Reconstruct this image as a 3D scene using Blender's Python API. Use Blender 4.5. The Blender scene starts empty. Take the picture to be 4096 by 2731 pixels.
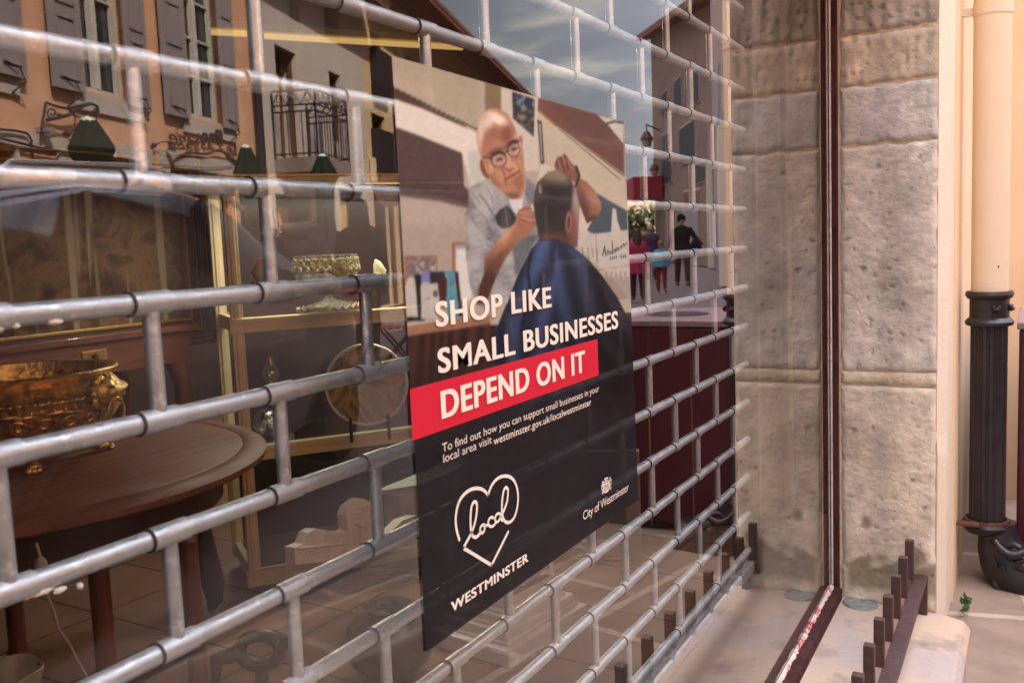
import bpy, bmesh, math, random
import numpy as np
from mathutils import Vector, Matrix, Euler
random.seed(7)
PI = math.pi
SC = bpy.context.scene
COL = SC.collection

# ------------------------------------------------------------------ camera
# world: X runs along the shop window, Y goes into the shop, Z is up; the street is at y < 0
FPX, CX, CY = 3750.0, 2048.0, 1365.5
EYE = np.array([0.0, -0.55, 1.25])
_h = np.array([4130 - CX, 890 - CY, FPX])
_v = np.array([1468.04417368, 36002.03568792, 3750.0])
_x = _h / np.linalg.norm(_h); _z = -_v / np.linalg.norm(_v); _y = np.cross(_z, _x)
M = np.stack([_x, _y, _z])
cam_data = bpy.data.cameras.new('camera')
cam = bpy.data.objects.new('camera', cam_data); COL.objects.link(cam)
cam_data.sensor_width = 36.0
cam_data.lens = 36.0 * FPX / 4096.0
cam_data.clip_start = 0.02; cam_data.clip_end = 3000
_r, _u, _f = M @ np.array([1., 0, 0]), M @ np.array([0, -1., 0]), M @ np.array([0, 0, 1.])
cam.matrix_world = Matrix(((_r[0], _u[0], -_f[0], EYE[0]), (_r[1], _u[1], -_f[1], EYE[1]),
                           (_r[2], _u[2], -_f[2], EYE[2]), (0, 0, 0, 1)))
cam_data.dof.use_dof = True
cam_data.dof.focus_distance = 1.7
cam_data.dof.aperture_fstop = 10.0
SC.camera = cam

# ------------------------------------------------------------------ sky
SUN_AZ, SUN_EL = math.radians(-25), math.radians(47)      # direction towards the sun, from +Y clockwise
world = bpy.data.worlds.new('World'); SC.world = world; world.use_nodes = True
wt = world.node_tree; wt.nodes.clear()
def wn(t, **k):
    n = wt.nodes.new(t)
    for a, b in k.items(): setattr(n, a, b)
    return n
sky = wn('ShaderNodeTexSky', sky_type='NISHITA', sun_disc=False)
sky.sun_elevation = SUN_EL; sky.sun_rotation = SUN_AZ; sky.air_density = 1.6; sky.dust_density = 3.0; sky.ozone_density = 1.5
tc = wn('ShaderNodeTexCoord')
mp = wn('ShaderNodeMapping'); mp.inputs['Scale'].default_value = (1.0, 1.0, 3.2)
wt.links.new(tc.outputs['Generated'], mp.inputs[0])
nz = wn('ShaderNodeTexNoise'); nz.inputs['Scale'].default_value = 4.2; nz.inputs['Detail'].default_value = 7; nz.inputs['Roughness'].default_value = .56
nz.inputs['Distortion'].default_value = .35
wt.links.new(mp.outputs[0], nz.inputs['Vector'])
rmp = wn('ShaderNodeValToRGB'); e = rmp.color_ramp.elements
e[0].position = .40; e[0].color = (2.3, 2.4, 3.1, 1); e[1].position = .64; e[1].color = (5.8, 5.55, 5.15, 1)
m_ = e.new(.54); m_.color = (3.0, 3.1, 3.55, 1)
wt.links.new(nz.outputs['Fac'], rmp.inputs[0])
mixs = wn('ShaderNodeMixRGB'); mixs.inputs[0].default_value = .88
wt.links.new(sky.outputs[0], mixs.inputs[1]); wt.links.new(rmp.outputs[0], mixs.inputs[2])
# brighter cloud overhead than in the bank of dark cloud low over the street
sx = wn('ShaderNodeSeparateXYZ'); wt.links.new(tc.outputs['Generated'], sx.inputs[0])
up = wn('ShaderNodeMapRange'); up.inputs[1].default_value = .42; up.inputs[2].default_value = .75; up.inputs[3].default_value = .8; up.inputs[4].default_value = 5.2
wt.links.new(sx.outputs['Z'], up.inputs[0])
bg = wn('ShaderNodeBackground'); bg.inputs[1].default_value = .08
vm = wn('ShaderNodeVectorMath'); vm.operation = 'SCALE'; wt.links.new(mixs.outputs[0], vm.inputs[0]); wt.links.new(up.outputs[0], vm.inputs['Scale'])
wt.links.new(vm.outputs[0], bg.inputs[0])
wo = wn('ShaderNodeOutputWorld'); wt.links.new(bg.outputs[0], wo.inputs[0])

# ------------------------------------------------------------------ sun
sd = bpy.data.lights.new('sun', 'SUN'); sd.energy = 3.9; sd.angle = math.radians(.6); sd.color = (1, .95, .83)
sun = bpy.data.objects.new('sun', sd); COL.objects.link(sun)
_d = Vector((math.sin(SUN_AZ) * math.cos(SUN_EL), math.cos(SUN_AZ) * math.cos(SUN_EL), math.sin(SUN_EL)))
sun.rotation_euler = _d.to_track_quat('Z', 'Y').to_euler(); sun.location = (0, 0, 30)

vs = SC.view_settings
vs.view_transform = 'Standard'; vs.look = 'None'; vs.exposure = 2.42; vs.gamma = 1.0; vs.use_curve_mapping = False
SC.render.engine = 'CYCLES'
SC.cycles.max_bounces = 10; SC.cycles.transparent_max_bounces = 12; SC.cycles.diffuse_bounces = 5
SC.cycles.caustics_reflective = False; SC.cycles.caustics_refractive = False
SC.cycles.use_denoising = True

# ------------------------------------------------------------------ measuring helpers
def ray(px, py): return M @ np.array([px - CX, py - CY, FPX])
def onY(px, py, y=0.0):
    d = ray(px, py); return EYE + (y - EYE[1]) / d[1] * d
def onZ(px, py, z=0.0):
    d = ray(px, py); return EYE + (z - EYE[2]) / d[2] * d
def onX(px, py, x):
    d = ray(px, py); return EYE + (x - EYE[0]) / d[0] * d
def at(px, py, depth): return EYE + M @ (np.array([(px - CX) / FPX, (py - CY) / FPX, 1.0]) * depth)
def project(P):
    c = (np.asarray(P, float) - EYE) @ M
    return CX + FPX * c[..., 0] / c[..., 2], CY + FPX * c[..., 1] / c[..., 2]

# ------------------------------------------------------------------ materials
def lin(c):
    return tuple(((v / 255) / 12.92 if v / 255 <= .04045 else ((v / 255 + .055) / 1.055) ** 2.4) for v in c[:3])
def mat(name, col, rough=.8, metal=0.0, spec=.4, col2=None, scale=8, bump=0.0, bscale=40, detail=6, stretch=(1, 1, 1), lo=.35, hi=.65,
        col3=None, s3=30, lo3=.55, hi3=.7, coat=0):
    """Principled surface: base colour varied by noise towards col2 (and specks of col3), bumpy."""
    m = bpy.data.materials.new(name); m.use_nodes = True
    nt = m.node_tree; b = nt.nodes['Principled BSDF']
    b.inputs['Roughness'].default_value = rough; b.inputs['Metallic'].default_value = metal
    b.inputs['Specular IOR Level'].default_value = spec; b.inputs['Coat Weight'].default_value = coat
    b.inputs['Base Color'].default_value = (*col, 1)
    N, L = nt.nodes.new, nt.links.new
    t = N('ShaderNodeTexCoord'); mpp = N('ShaderNodeMapping'); mpp.inputs['Scale'].default_value = stretch
    L(t.outputs['Object'], mpp.inputs[0])
    last = None
    if col2:
        n = N('ShaderNodeTexNoise'); n.inputs['Scale'].default_value = scale; n.inputs['Detail'].default_value = detail; n.inputs['Roughness'].default_value = .62
        L(mpp.outputs[0], n.inputs['Vector'])
        r = N('ShaderNodeValToRGB'); r.color_ramp.elements[0].position = lo; r.color_ramp.elements[1].position = hi
        r.color_ramp.elements[0].color = (*col, 1); r.color_ramp.elements[1].color = (*col2, 1)
        L(n.outputs['Fac'], r.inputs[0]); last = r.outputs[0]
    if col3:
        n = N('ShaderNodeTexNoise'); n.inputs['Scale'].default_value = s3; n.inputs['Detail'].default_value = 4
        L(mpp.outputs[0], n.inputs['Vector'])
        r = N('ShaderNodeMapRange'); r.inputs[1].default_value = lo3; r.inputs[2].default_value = hi3
        L(n.outputs['Fac'], r.inputs[0])
        x = N('ShaderNodeMixRGB'); L(r.outputs[0], x.inputs[0]); x.inputs[2].default_value = (*col3, 1)
        if last: L(last, x.inputs[1])
        else: x.inputs[1].default_value = (*col, 1)
        last = x.outputs[0]
    if last: L(last, b.inputs['Base Color'])
    if bump:
        n = N('ShaderNodeTexNoise'); n.inputs['Scale'].default_value = bscale; n.inputs['Detail'].default_value = 5
        L(mpp.outputs[0], n.inputs['Vector'])
        bp = N('ShaderNodeBump'); bp.inputs['Strength'].default_value = bump; bp.inputs['Distance'].default_value = .01
        L(n.outputs['Fac'], bp.inputs['Height']); L(bp.outputs[0], b.inputs['Normal'])
    return m
def emis(name, col, k):
    m = bpy.data.materials.new(name); m.use_nodes = True; b = m.node_tree.nodes['Principled BSDF']
    b.inputs['Base Color'].default_value = (*col, 1); b.inputs['Emission Color'].default_value = (*col, 1); b.inputs['Emission Strength'].default_value = k
    return m
def wood(name, dark, light, rough=.45, axis=0, scale=3.0, coat=.2):
    st = [14, 14, 14]; st[axis] = 1.2
    return mat(name, dark, rough, 0, .5, light, scale, .12, 20, 8, tuple(st), .3, .7, coat=coat)
def glasslike(name, tint=(1, 1, 1), r0=.06, gloss_rough=0.0, gcol=(1, 1, 1)):
    """A thin sheet of glass: both of its surfaces as one, see-through face on and mirror-like when seen edgewise."""
    m = bpy.data.materials.new(name); m.use_nodes = True; nt = m.node_tree; nt.nodes.clear()
    N, L = nt.nodes.new, nt.links.new
    g = N('ShaderNodeNewGeometry'); d = N('ShaderNodeVectorMath'); d.operation = 'DOT_PRODUCT'
    L(g.outputs['Incoming'], d.inputs[0]); L(g.outputs['Normal'], d.inputs[1])
    def mth(op, a, b=None):
        n = N('ShaderNodeMath'); n.operation = op
        for i, v in enumerate((a, b)):
            if v is None: continue
            if isinstance(v, (int, float)): n.inputs[i].default_value = v
            else: L(v, n.inputs[i])
        return n.outputs[0]
    c = mth('ABSOLUTE', d.outputs['Value']); q = mth('SUBTRACT', 1.0, c); p5 = mth('POWER', q, 5.0)
    r1 = mth('ADD', mth('MULTIPLY', p5, 1 - r0), r0)
    R = mth('DIVIDE', mth('MULTIPLY', r1, 2.0), mth('ADD', r1, 1.0))
    t = N('ShaderNodeBsdfTransparent'); t.inputs[0].default_value = (*tint, 1)
    gl = N('ShaderNodeBsdfGlossy'); gl.inputs['Roughness'].default_value = gloss_rough; gl.inputs[0].default_value = (*gcol, 1)
    mx = N('ShaderNodeMixShader'); L(R, mx.inputs[0]); L(t.outputs[0], mx.inputs[1]); L(gl.outputs[0], mx.inputs[2])
    o = N('ShaderNodeOutputMaterial'); L(mx.outputs[0], o.inputs[0])
    return m

# ------------------------------------------------------------------ mesh building
class MB:
    """Collects shapes and links them as ONE mesh object. flip=True lays the shapes out on the far side of the street."""
    def __init__(s): s.v, s.f, s.mi = [], [], []
    def add(s, verts, faces, mi=0):
        o = len(s.v); s.v += [tuple(map(float, p)) for p in verts]
        s.f += [tuple(i + o for i in f) for f in faces]; s.mi += [mi] * len(faces); return s
    def box(s, x0, x1, y0, y1, z0, z1, mi=0):
        return s.add([(x0, y0, z0), (x1, y0, z0), (x1, y1, z0), (x0, y1, z0), (x0, y0, z1), (x1, y0, z1), (x1, y1, z1), (x0, y1, z1)],
                     [(0, 3, 2, 1), (4, 5, 6, 7), (0, 1, 5, 4), (1, 2, 6, 5), (2, 3, 7, 6), (3, 0, 4, 7)], mi)
    def obox(s, c, half, R, mi=0):
        vs_ = [Vector(c) + R @ Vector((a * half[0], b * half[1], d * half[2])) for d in (-1, 1) for a, b in ((-1, -1), (1, -1), (1, 1), (-1, 1))]
        return s.add(vs_, [(0, 3, 2, 1), (4, 5, 6, 7), (0, 1, 5, 4), (1, 2, 6, 5), (2, 3, 7, 6), (3, 0, 4, 7)], mi)
    def tube(s, pts, r, n=12, caps=True, mi=0, closed=False):
        pts = [Vector(p) for p in pts]; k = len(pts); rr = r if isinstance(r, (list, tuple)) else [r] * k
        T0 = None; U = None; rings = []
        for i, p in enumerate(pts):
            if closed: T = (pts[(i + 1) % k] - pts[i - 1])
            else: T = (pts[min(i + 1, k - 1)] - pts[max(i - 1, 0)])
            if T.length < 1e-9: T = T0 or Vector((0, 0, 1))
            T = T.normalized()
            if U is None:
                a = Vector((0, 0, 1)) if abs(T.z) < .9 else Vector((1, 0, 0)); U = T.cross(a).normalized()
            else:
                U = (U - T * U.dot(T)); U = U.normalized() if U.length > 1e-6 else T.orthogonal().normalized()
            W = T.cross(U); T0 = T
            rings.append([p + (U * math.cos(2 * PI * j / n) + W * math.sin(2 * PI * j / n)) * rr[i] for j in range(n)])
        V = [q for R_ in rings for q in R_]; F = []
        m_ = k if closed else k - 1
        for i in range(m_):
            a, b = i * n, ((i + 1) % k) * n
            F += [(a + j, a + (j + 1) % n, b + (j + 1) % n, b + j) for j in range(n)]
        if caps and not closed: F += [tuple(range(n - 1, -1, -1)), tuple((k - 1) * n + j for j in range(n))]
        return s.add(V, F, mi)
    def lathe(s, prof, c=(0, 0, 0), n=32, mi=0, sx=1, sy=1, mod=None, a0=0, a1=2 * PI):
        full = abs(a1 - a0 - 2 * PI) < 1e-6; m_ = n if full else n + 1
        V = []
        for (r, z) in prof:
            for j in range(m_):
                a = a0 + (a1 - a0) * j / n; q = r * (mod(a, z) if mod else 1)
                V.append((c[0] + q * math.cos(a) * sx, c[1] + q * math.sin(a) * sy, c[2] + z))
        F = []
        for i in range(len(prof) - 1):
            for j in range(n):
                k = (j + 1) % m_
                F.append((i * m_ + j, i * m_ + k, (i + 1) * m_ + k, (i + 1) * m_ + j))
        return s.add(V, F, mi)
    def prism(s, poly, d, mi=0):
        """extrude a planar polygon (3D points) by vector d"""
        P = [Vector(p) for p in poly]; d = Vector(d); n = len(P)
        return s.add(P + [p + d for p in P], [tuple(range(n - 1, -1, -1)), tuple(range(n, 2 * n))] + [(i, (i + 1) % n, n + (i + 1) % n, n + i) for i in range(n)], mi)
    def blob(s, c, r, n=10, sc=(1, 1, 1), rough=0, seed=0, mi=0, R=None):
        rnd = random.Random(seed); V = []; m2 = n // 2 + 1
        for i in range(m2 + 1):
            th = PI * i / m2
            for j in range(n):
                a = 2 * PI * j / n; k = 1 + rnd.uniform(-rough, rough)
                p = Vector((math.sin(th) * math.cos(a) * sc[0], math.sin(th) * math.sin(a) * sc[1], math.cos(th) * sc[2])) * r * k
                if R: p = R @ p
                V.append(Vector(c) + p)
        F = [(i * n + j, (i + 1) * n + j, (i + 1) * n + (j + 1) % n, i * n + (j + 1) % n) for i in range(m2) for j in range(n)]
        return s.add(V, F, mi)
    def build(s, name, m, parent=None, smooth=False, bevel=0, flip=False, weld=False, subsurf=0, angle=None):
        me = bpy.data.meshes.new(name)
        V = [(x, -y, z) for x, y, z in s.v] if flip else s.v
        F = [tuple(reversed(f)) for f in s.f] if flip else s.f
        root = Vector((0, 0, 0))
        q = parent
        while q is not None: root += Vector(q.location); q = q.parent
        V = [(x - root.x, y - root.y, z - root.z) for x, y, z in V]
        me.from_pydata(V, [], F)
        for mm in (m if isinstance(m, (list, tuple)) else [m]): me.materials.append(mm)
        for p, i in zip(me.polygons, s.mi): p.material_index = i
        me.update()
        bm = bmesh.new(); bm.from_mesh(me)
        if weld: bmesh.ops.remove_doubles(bm, verts=bm.verts, dist=1e-5)
        bmesh.ops.recalc_face_normals(bm, faces=bm.faces)
        bm.to_mesh(me); bm.free()
        if smooth:
            for p in me.polygons: p.use_smooth = True
            me.set_sharp_from_angle(angle=math.radians(angle or 40))
        o = bpy.data.objects.new(name, me); COL.objects.link(o)
        if parent is not None: o.parent = parent
        if bevel:
            b = o.modifiers.new('bevel', 'BEVEL'); b.width = bevel; b.segments = 2; b.limit_method = 'ANGLE'
        if subsurf:
            b = o.modifiers.new('sub', 'SUBSURF'); b.levels = subsurf; b.render_levels = subsurf
        return o
def tag(o, label=None, cat=None, group=None, kind=None):
    if label: o['label'] = label
    if cat: o['category'] = cat
    if group: o['group'] = group
    if kind: o['kind'] = kind
    return o
def thing(name, label, cat, loc=(0, 0, 0), group=None):
    o = bpy.data.objects.new(name, None); COL.objects.link(o); o.location = loc; o.empty_display_size = .1
    return tag(o, label, cat, group)
def copy_of(o, parent, off=(0, 0, 0), flipz=False):
    c = o.copy(); COL.objects.link(c); c.parent = parent; c.location = Vector(o.location) + Vector(off); return c
# =================================================================== materials of the shop front
M_stoneA = mat('stone', (.40, .34, .27), .9, 0, .2, (.55, .47, .38), 9, .9, 60, 8, (1, 1, 1), .35, .65, (.17, .13, .11), 75, .62, .72)
M_plaster = mat('plaster', (.74, .64, .50), .85, 0, .2, (.78, .70, .57), 3, .25, 60)
M_wall = mat('wall_plaster', (.76, .58, .38), .85, 0, .2, (.80, .64, .44), 2.5, .15, 50)
M_pipe = mat('cream_paint', (.72, .59, .43), .5, 0, .4, (.76, .64, .48), 4, .05, 80)
M_iron = mat('dark_iron', (.015, .012, .016), .36, .0, .45, (.032, .025, .028), 14, .12, 60)
M_brown = mat('brown_paint', (.045, .018, .018), .8, 0, .1, (.085, .036, .032), 20, .3, 90)
M_bronze = mat('patina', (.30, .34, .31), .6, .2, .4, (.18, .20, .19), 60, .5, 120)
M_rail = mat('brown_rail', (.055, .026, .022), .5, 0, .5, (.085, .045, .04), 30, .15, 120)
M_putty = mat('putty', (.85, .80, .74), .6, 0, .3, (.60, .5, .46), 40, .3, 150)
M_putty_red = mat('putty_red', (.72, .66, .60), .6, 0, .3, (.55, .10, .09), 22, .5, 150, lo=.48, hi=.56)
M_sill = mat('sill_stone', (.55, .41, .29), .85, 0, .2, (.44, .36, .32), 3.2, .45, 60, 9, (1, 1, 1), .4, .6, (.27, .20, .18), 7, .54, .72)
M_bench = mat('bench_boards', (.20, .16, .14), .7, 0, .3, (.13, .10, .09), 5)

def stone_mat():
    m = bpy.data.materials.new('ashlar'); m.use_nodes = True; nt = m.node_tree; b = nt.nodes['Principled BSDF']
    N, L = nt.nodes.new, nt.links.new
    b.inputs['Roughness'].default_value = .92; b.inputs['Specular IOR Level'].default_value = .15
    at_ = N('ShaderNodeVertexColor'); at_.layer_name = 'tone'
    t = N('ShaderNodeTexCoord')
    n1 = N('ShaderNodeTexNoise'); n1.inputs['Scale'].default_value = 14; n1.inputs['Detail'].default_value = 9; n1.inputs['Roughness'].default_value = .68
    L(t.outputs['Object'], n1.inputs['Vector'])
    r1 = N('ShaderNodeValToRGB'); r1.color_ramp.elements[0].position = .3; r1.color_ramp.elements[1].position = .7
    r1.color_ramp.elements[0].color = (.76, .76, .78, 1); r1.color_ramp.elements[1].color = (1.22, 1.20, 1.20, 1)
    L(n1.outputs['Fac'], r1.inputs[0])
    mu = N('ShaderNodeMixRGB'); mu.blend_type = 'MULTIPLY'; mu.inputs[0].default_value = 1
    L(at_.outputs[0], mu.inputs[1]); L(r1.outputs[0], mu.inputs[2])
    v = N('ShaderNodeTexVoronoi'); v.inputs['Scale'].default_value = 70; L(t.outputs['Object'], v.inputs['Vector'])
    n2 = N('ShaderNodeTexNoise'); n2.inputs['Scale'].default_value = 9; L(t.outputs['Object'], n2.inputs['Vector'])
    lt = N('ShaderNodeMath'); lt.operation = 'LESS_THAN'; lt.inputs[1].default_value = .13; L(v.outputs['Distance'], lt.inputs[0])
    gt = N('ShaderNodeMath'); gt.operation = 'GREATER_THAN'; gt.inputs[1].default_value = .64; L(n2.outputs['Fac'], gt.inputs[0])
    an = N('ShaderNodeMath'); an.operation = 'MULTIPLY'; L(lt.outputs[0], an.inputs[0]); L(gt.outputs[0], an.inputs[1])
    mk = N('ShaderNodeMixRGB'); L(an.outputs[0], mk.inputs[0]); L(mu.outputs[0], mk.inputs[1]); mk.inputs[2].default_value = (.10, .07, .06, 1)
    L(mk.outputs[0], b.inputs['Base Color'])
    n3 = N('ShaderNodeTexNoise'); n3.inputs['Scale'].default_value = 120; n3.inputs['Detail'].default_value = 8; n3.inputs['Roughness'].default_value = .7
    L(t.outputs['Object'], n3.inputs['Vector'])
    sb = N('ShaderNodeMath'); sb.operation = 'SUBTRACT'; L(n3.outputs['Fac'], sb.inputs[0]); L(an.outputs[0], sb.inputs[1])
    bp = N('ShaderNodeBump'); bp.inputs['Strength'].default_value = .8; bp.inputs['Distance'].default_value = .004
    L(sb.outputs[0], bp.inputs['Height']); L(bp.outputs[0], b.inputs['Normal'])
    return m
M_ashlar = stone_mat()

# =================================================================== ground
def paving_mat(name, c1, c2, mort, sx, sy, rot=0, mortar=.012, bump=.5, off=.5, rough=.85):
    m = bpy.data.materials.new(name); m.use_nodes = True; nt = m.node_tree; b = nt.nodes['Principled BSDF']
    N, L = nt.nodes.new, nt.links.new
    b.inputs['Roughness'].default_value = rough; b.inputs['Specular IOR Level'].default_value = .3
    t = N('ShaderNodeTexCoord'); mpp = N('ShaderNodeMapping'); mpp.inputs['Rotation'].default_value = (0, 0, rot)
    L(t.outputs['Object'], mpp.inputs[0])
    br = N('ShaderNodeTexBrick'); br.inputs['Scale'].default_value = 1; br.inputs['Brick Width'].default_value = sx; br.inputs['Row Height'].default_value = sy
    br.inputs['Mortar Size'].default_value = mortar; br.offset = off; br.inputs['Color1'].default_value = (*c1, 1); br.inputs['Color2'].default_value = (*c2, 1); br.inputs['Mortar'].default_value = (*mort, 1)
    br.inputs['Mortar Smooth'].default_value = .3
    L(mpp.outputs[0], br.inputs['Vector'])
    n = N('ShaderNodeTexNoise'); n.inputs['Scale'].default_value = 5; n.inputs['Detail'].default_value = 8; n.inputs['Roughness'].default_value = .65
    L(t.outputs['Object'], n.inputs['Vector'])
    r = N('ShaderNodeValToRGB'); r.color_ramp.elements[0].position = .3; r.color_ramp.elements[1].position = .7
    r.color_ramp.elements[0].color = (.72, .70, .70, 1); r.color_ramp.elements[1].color = (1.15, 1.12, 1.08, 1); L(n.outputs['Fac'], r.inputs[0])
    mu = N('ShaderNodeMixRGB'); mu.blend_type = 'MULTIPLY'; mu.inputs[0].default_value = 1; L(br.outputs['Color'], mu.inputs[1]); L(r.outputs[0], mu.inputs[2])
    L(mu.outputs[0], b.inputs['Base Color'])
    n2 = N('ShaderNodeTexNoise'); n2.inputs['Scale'].default_value = 60; n2.inputs['Detail'].default_value = 6; L(t.outputs['Object'], n2.inputs['Vector'])
    s1 = N('ShaderNodeMath'); s1.operation = 'MULTIPLY_ADD'; L(n2.outputs['Fac'], s1.inputs[0]); s1.inputs[1].default_value = .3
    s2 = N('ShaderNodeMath'); s2.operation = 'MULTIPLY'; L(br.outputs['Fac'], s2.inputs[0]); s2.inputs[1].default_value = -1.0; L(s2.outputs[0], s1.inputs[2])
    bp = N('ShaderNodeBump'); bp.inputs['Strength'].default_value = bump; bp.inputs['Distance'].default_value = .008
    L(s1.outputs[0], bp.inputs['Height']); L(bp.outputs[0], b.inputs['Normal'])
    return m
M_street = paving_mat('street_paving', (.29, .215, .165), (.34, .265, .205), (.48, .39, .30), .62, .42, math.radians(-12), .02, .5)
M_floor = paving_mat('floor_tiles', (.215, .115, .085), (.25, .145, .105), (.06, .04, .038), .40, .40, math.radians(2), .006, .4, 0, .45)
M_road = paving_mat('road_setts', (.135, .105, .105), (.165, .13, .125), (.20, .165, .145), .62, .42, math.radians(-12), .02, .5)
tag(MB().box(-80, 160, -1.75, -.318, -.2, 0.0).build('pavement', M_street), kind='structure')
tag(MB().box(-80, 160, -140, -1.75, -.3, -.05).build('road', M_road), kind='structure')
tag(MB().box(-9, 12, .131, 9, -.2, 0.002).build('floor', M_floor), kind='structure')

# =================================================================== the shop building round the window
XW = 3.05          # face of the stone reveal
sb = thing('shop_building', 'old shop building whose plate glass window fills the picture', 'building', (0, 2, 0))
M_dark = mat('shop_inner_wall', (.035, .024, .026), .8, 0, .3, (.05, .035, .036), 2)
M_ceil = mat('ceiling_paint', (.16, .13, .11), .85, 0, .2)
MB().box(-9, 12, -.33, 0.25, 2.45, 7.6).box(-9, -1.2, -.33, .25, 0, 2.45).build('wall', M_wall, sb)
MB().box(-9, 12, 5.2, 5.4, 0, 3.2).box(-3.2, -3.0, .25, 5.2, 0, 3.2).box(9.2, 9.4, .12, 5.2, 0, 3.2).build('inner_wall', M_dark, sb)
MB().box(-9, 12, .25, 9, 2.9, 3.1).build('ceiling', M_ceil, sb)
MB().box(-9, 12, -.6, 9.5, 7.6, 7.8).build('roof', M_brown, sb)
MB().box(-1.2, XW, .012, .13, -.02, .35).build('window_bench', M_bench, sb)
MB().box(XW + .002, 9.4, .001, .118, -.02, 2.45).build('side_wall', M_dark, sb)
MB().box(2.50, XW + .002, .150, .165, .35, 2.45).build('side_board', mat('grey_board', (.08, .072, .062), .8, 0, .2, (.06, .052, .047), 3), sb)

# ---- stone pillar: courses of blocks with mortar between, plaster edge on the street side
pil = thing('stone_pillar', 'weathered sandstone pillar of stacked blocks right of the glass', 'pillar', (XW, -.2, 0))
from mathutils import noise as mnoise
def noisy_block(mb, y0, y1, z0, z1, tone, seed, x=XW, depth=.25):
    g = .0065; ny, nz_ = max(4, int((y1 - y0) / g)), max(4, int((z1 - z0) / g)); V, F = [], []
    for i in range(nz_ + 1):
        for j in range(ny + 1):
            a, b = j / ny, i / nz_; yy, z2 = y0 + (y1 - y0) * a, z0 + (z1 - z0) * b
            wob = .006 * mnoise.noise(Vector((yy * 22, seed, 0))); wy = .005 * mnoise.noise(Vector((z2 * 20, seed * 2, 3)))
            P = Vector((yy, z2, seed * 3.1))
            ed = min(a * (y1 - y0), (1 - a) * (y1 - y0), b * (z1 - z0), (1 - b) * (z1 - z0)) + .004 * mnoise.noise(P * 40)
            am = 1.0 if seed < 6 else .55; rough = am * (.0030 * mnoise.noise(P * 11) + .0022 * mnoise.noise(P * 34)) + .0022 * mnoise.noise(P * 90)
            if seed == 4: rough += .005 * mnoise.noise(Vector((yy * 45, z2 * 9, 1)))          # tooled upper block
            if seed == 5: rough += .006 * max(0, mnoise.noise(Vector((yy * 60, z2 * 14, 5))))
            pit = mnoise.noise(P * 55 + Vector((9, 2, 1)))
            if pit > (.42 if seed == 4 else .62): rough += .003
            dx = -.0065 * min(1, max(0, ed) / .009) + rough
            edge = min(1, max(0, ed) / .02); tn = 1 + .10 * mnoise.noise(P * 9) + .16 * mnoise.noise(P * 30) + .08 * mnoise.noise(P * 85)
            k = tn * (.62 if pit > (.42 if seed == 4 else .62) else 1)
            yl = .5 + .5 * mnoise.noise(P * 7 + Vector((4, 4, 4)))
            V.append((x + dx, yy + wy * (1 - edge), z2 + wob * (1 - edge)))
            mb.tone.append((tone[0] * k * (1 - .04 * yl), tone[1] * k * (1 - .03 * yl), tone[2] * k * (1 - .13 * yl)))
    for i in range(nz_):
        for j in range(ny): F.append((i * (ny + 1) + j, i * (ny + 1) + j + 1, (i + 1) * (ny + 1) + j + 1, (i + 1) * (ny + 1) + j))
    mb.add(V, F)
def zz(py, px=3560): return onX(px, py, XW)[2]
joints = [2900, zz(0) + .02, zz(118), zz(330), zz(572), zz(1478), zz(1545), .06]
blocks = [(zz(-700), zz(-240), (0.71, 0.63, 0.51)), (zz(-232), zz(117), (0.54, 0.48, 0.41)), (zz(127), zz(326), (0.71, 0.61, 0.48)), (zz(335), zz(566), (0.71, 0.67, 0.64)),
          (zz(578), zz(1485), (0.73, 0.67, 0.60)), (zz(1488), zz(1540), (0.78, 0.68, 0.52)), (zz(1548), .07, (0.85, 0.74, 0.61))]
pb = MB(); pb.tone = []
for k, (zt, zb, tn) in enumerate(blocks):
    noisy_block(pb, -.304, -.032, zb, zt, tn, k + 3)
po = pb.build('stone_block', M_ashlar, pil, smooth=True, angle=60)
vc = po.data.color_attributes.new('tone', 'FLOAT_COLOR', 'POINT')
vc.data.foreach_set('color', np.array([(*t, 1) for t in pb.tone], dtype=np.float32).ravel())
# damp stains of their own at the foot are part of the stone tone
co = np.array([v.co[:] for v in po.data.vertices]) + np.array([XW, -.2, 0])
tone = np.array([(*t, 1) for t in pb.tone], dtype=np.float32)
sy, sz = co[:, 1], co[:, 2]
nse = np.sin(sy * 55 + 3 * np.sin(sz * 31)) * .02 + np.sin(sy * 23 + 1.3) * .02
nse = nse + .05 * np.array([mnoise.noise(Vector((a * 22, b * 22, 1))) for a, b in zip(sy, sz)])
st = np.clip((.245 + nse - sz) / .035, 0, 1) * np.clip((sz - .10) / .03, 0, 1) * np.clip((-.03 - sy) / .03, 0, 1)
st = np.maximum(st, np.clip(1 - np.hypot((sy + .105) / .020, (sz - .335) / .028), 0, 1) * 1.6)
st = np.clip(st, 0, 1)[:, None]
streak = np.array([mnoise.noise(Vector((a * 9, b * 1.3, 7))) for a, b in zip(sy, sz)]); blot = np.array([mnoise.noise(Vector((a * 6, b * 6, 2))) for a, b in zip(sy, sz)])
tone[:, :3] *= (1 - .22 * np.clip(streak * 2, 0, 1) - .16 * np.clip(blot * 2, 0, 1))[:, None]
tone[:, :3] = tone[:, :3] * (1 - st * .58) * (1 - st * np.array([[.0, .05, .13]]))
vc.data.foreach_set('color', tone.ravel())
MB().box(XW + .001, XW + .3, -.306, 0, 0, 9).build('mortar', mat('mortar', (.62, .46, .30), .9, 0, .2, (.70, .56, .40), 10, .6, 60), pil)
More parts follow.
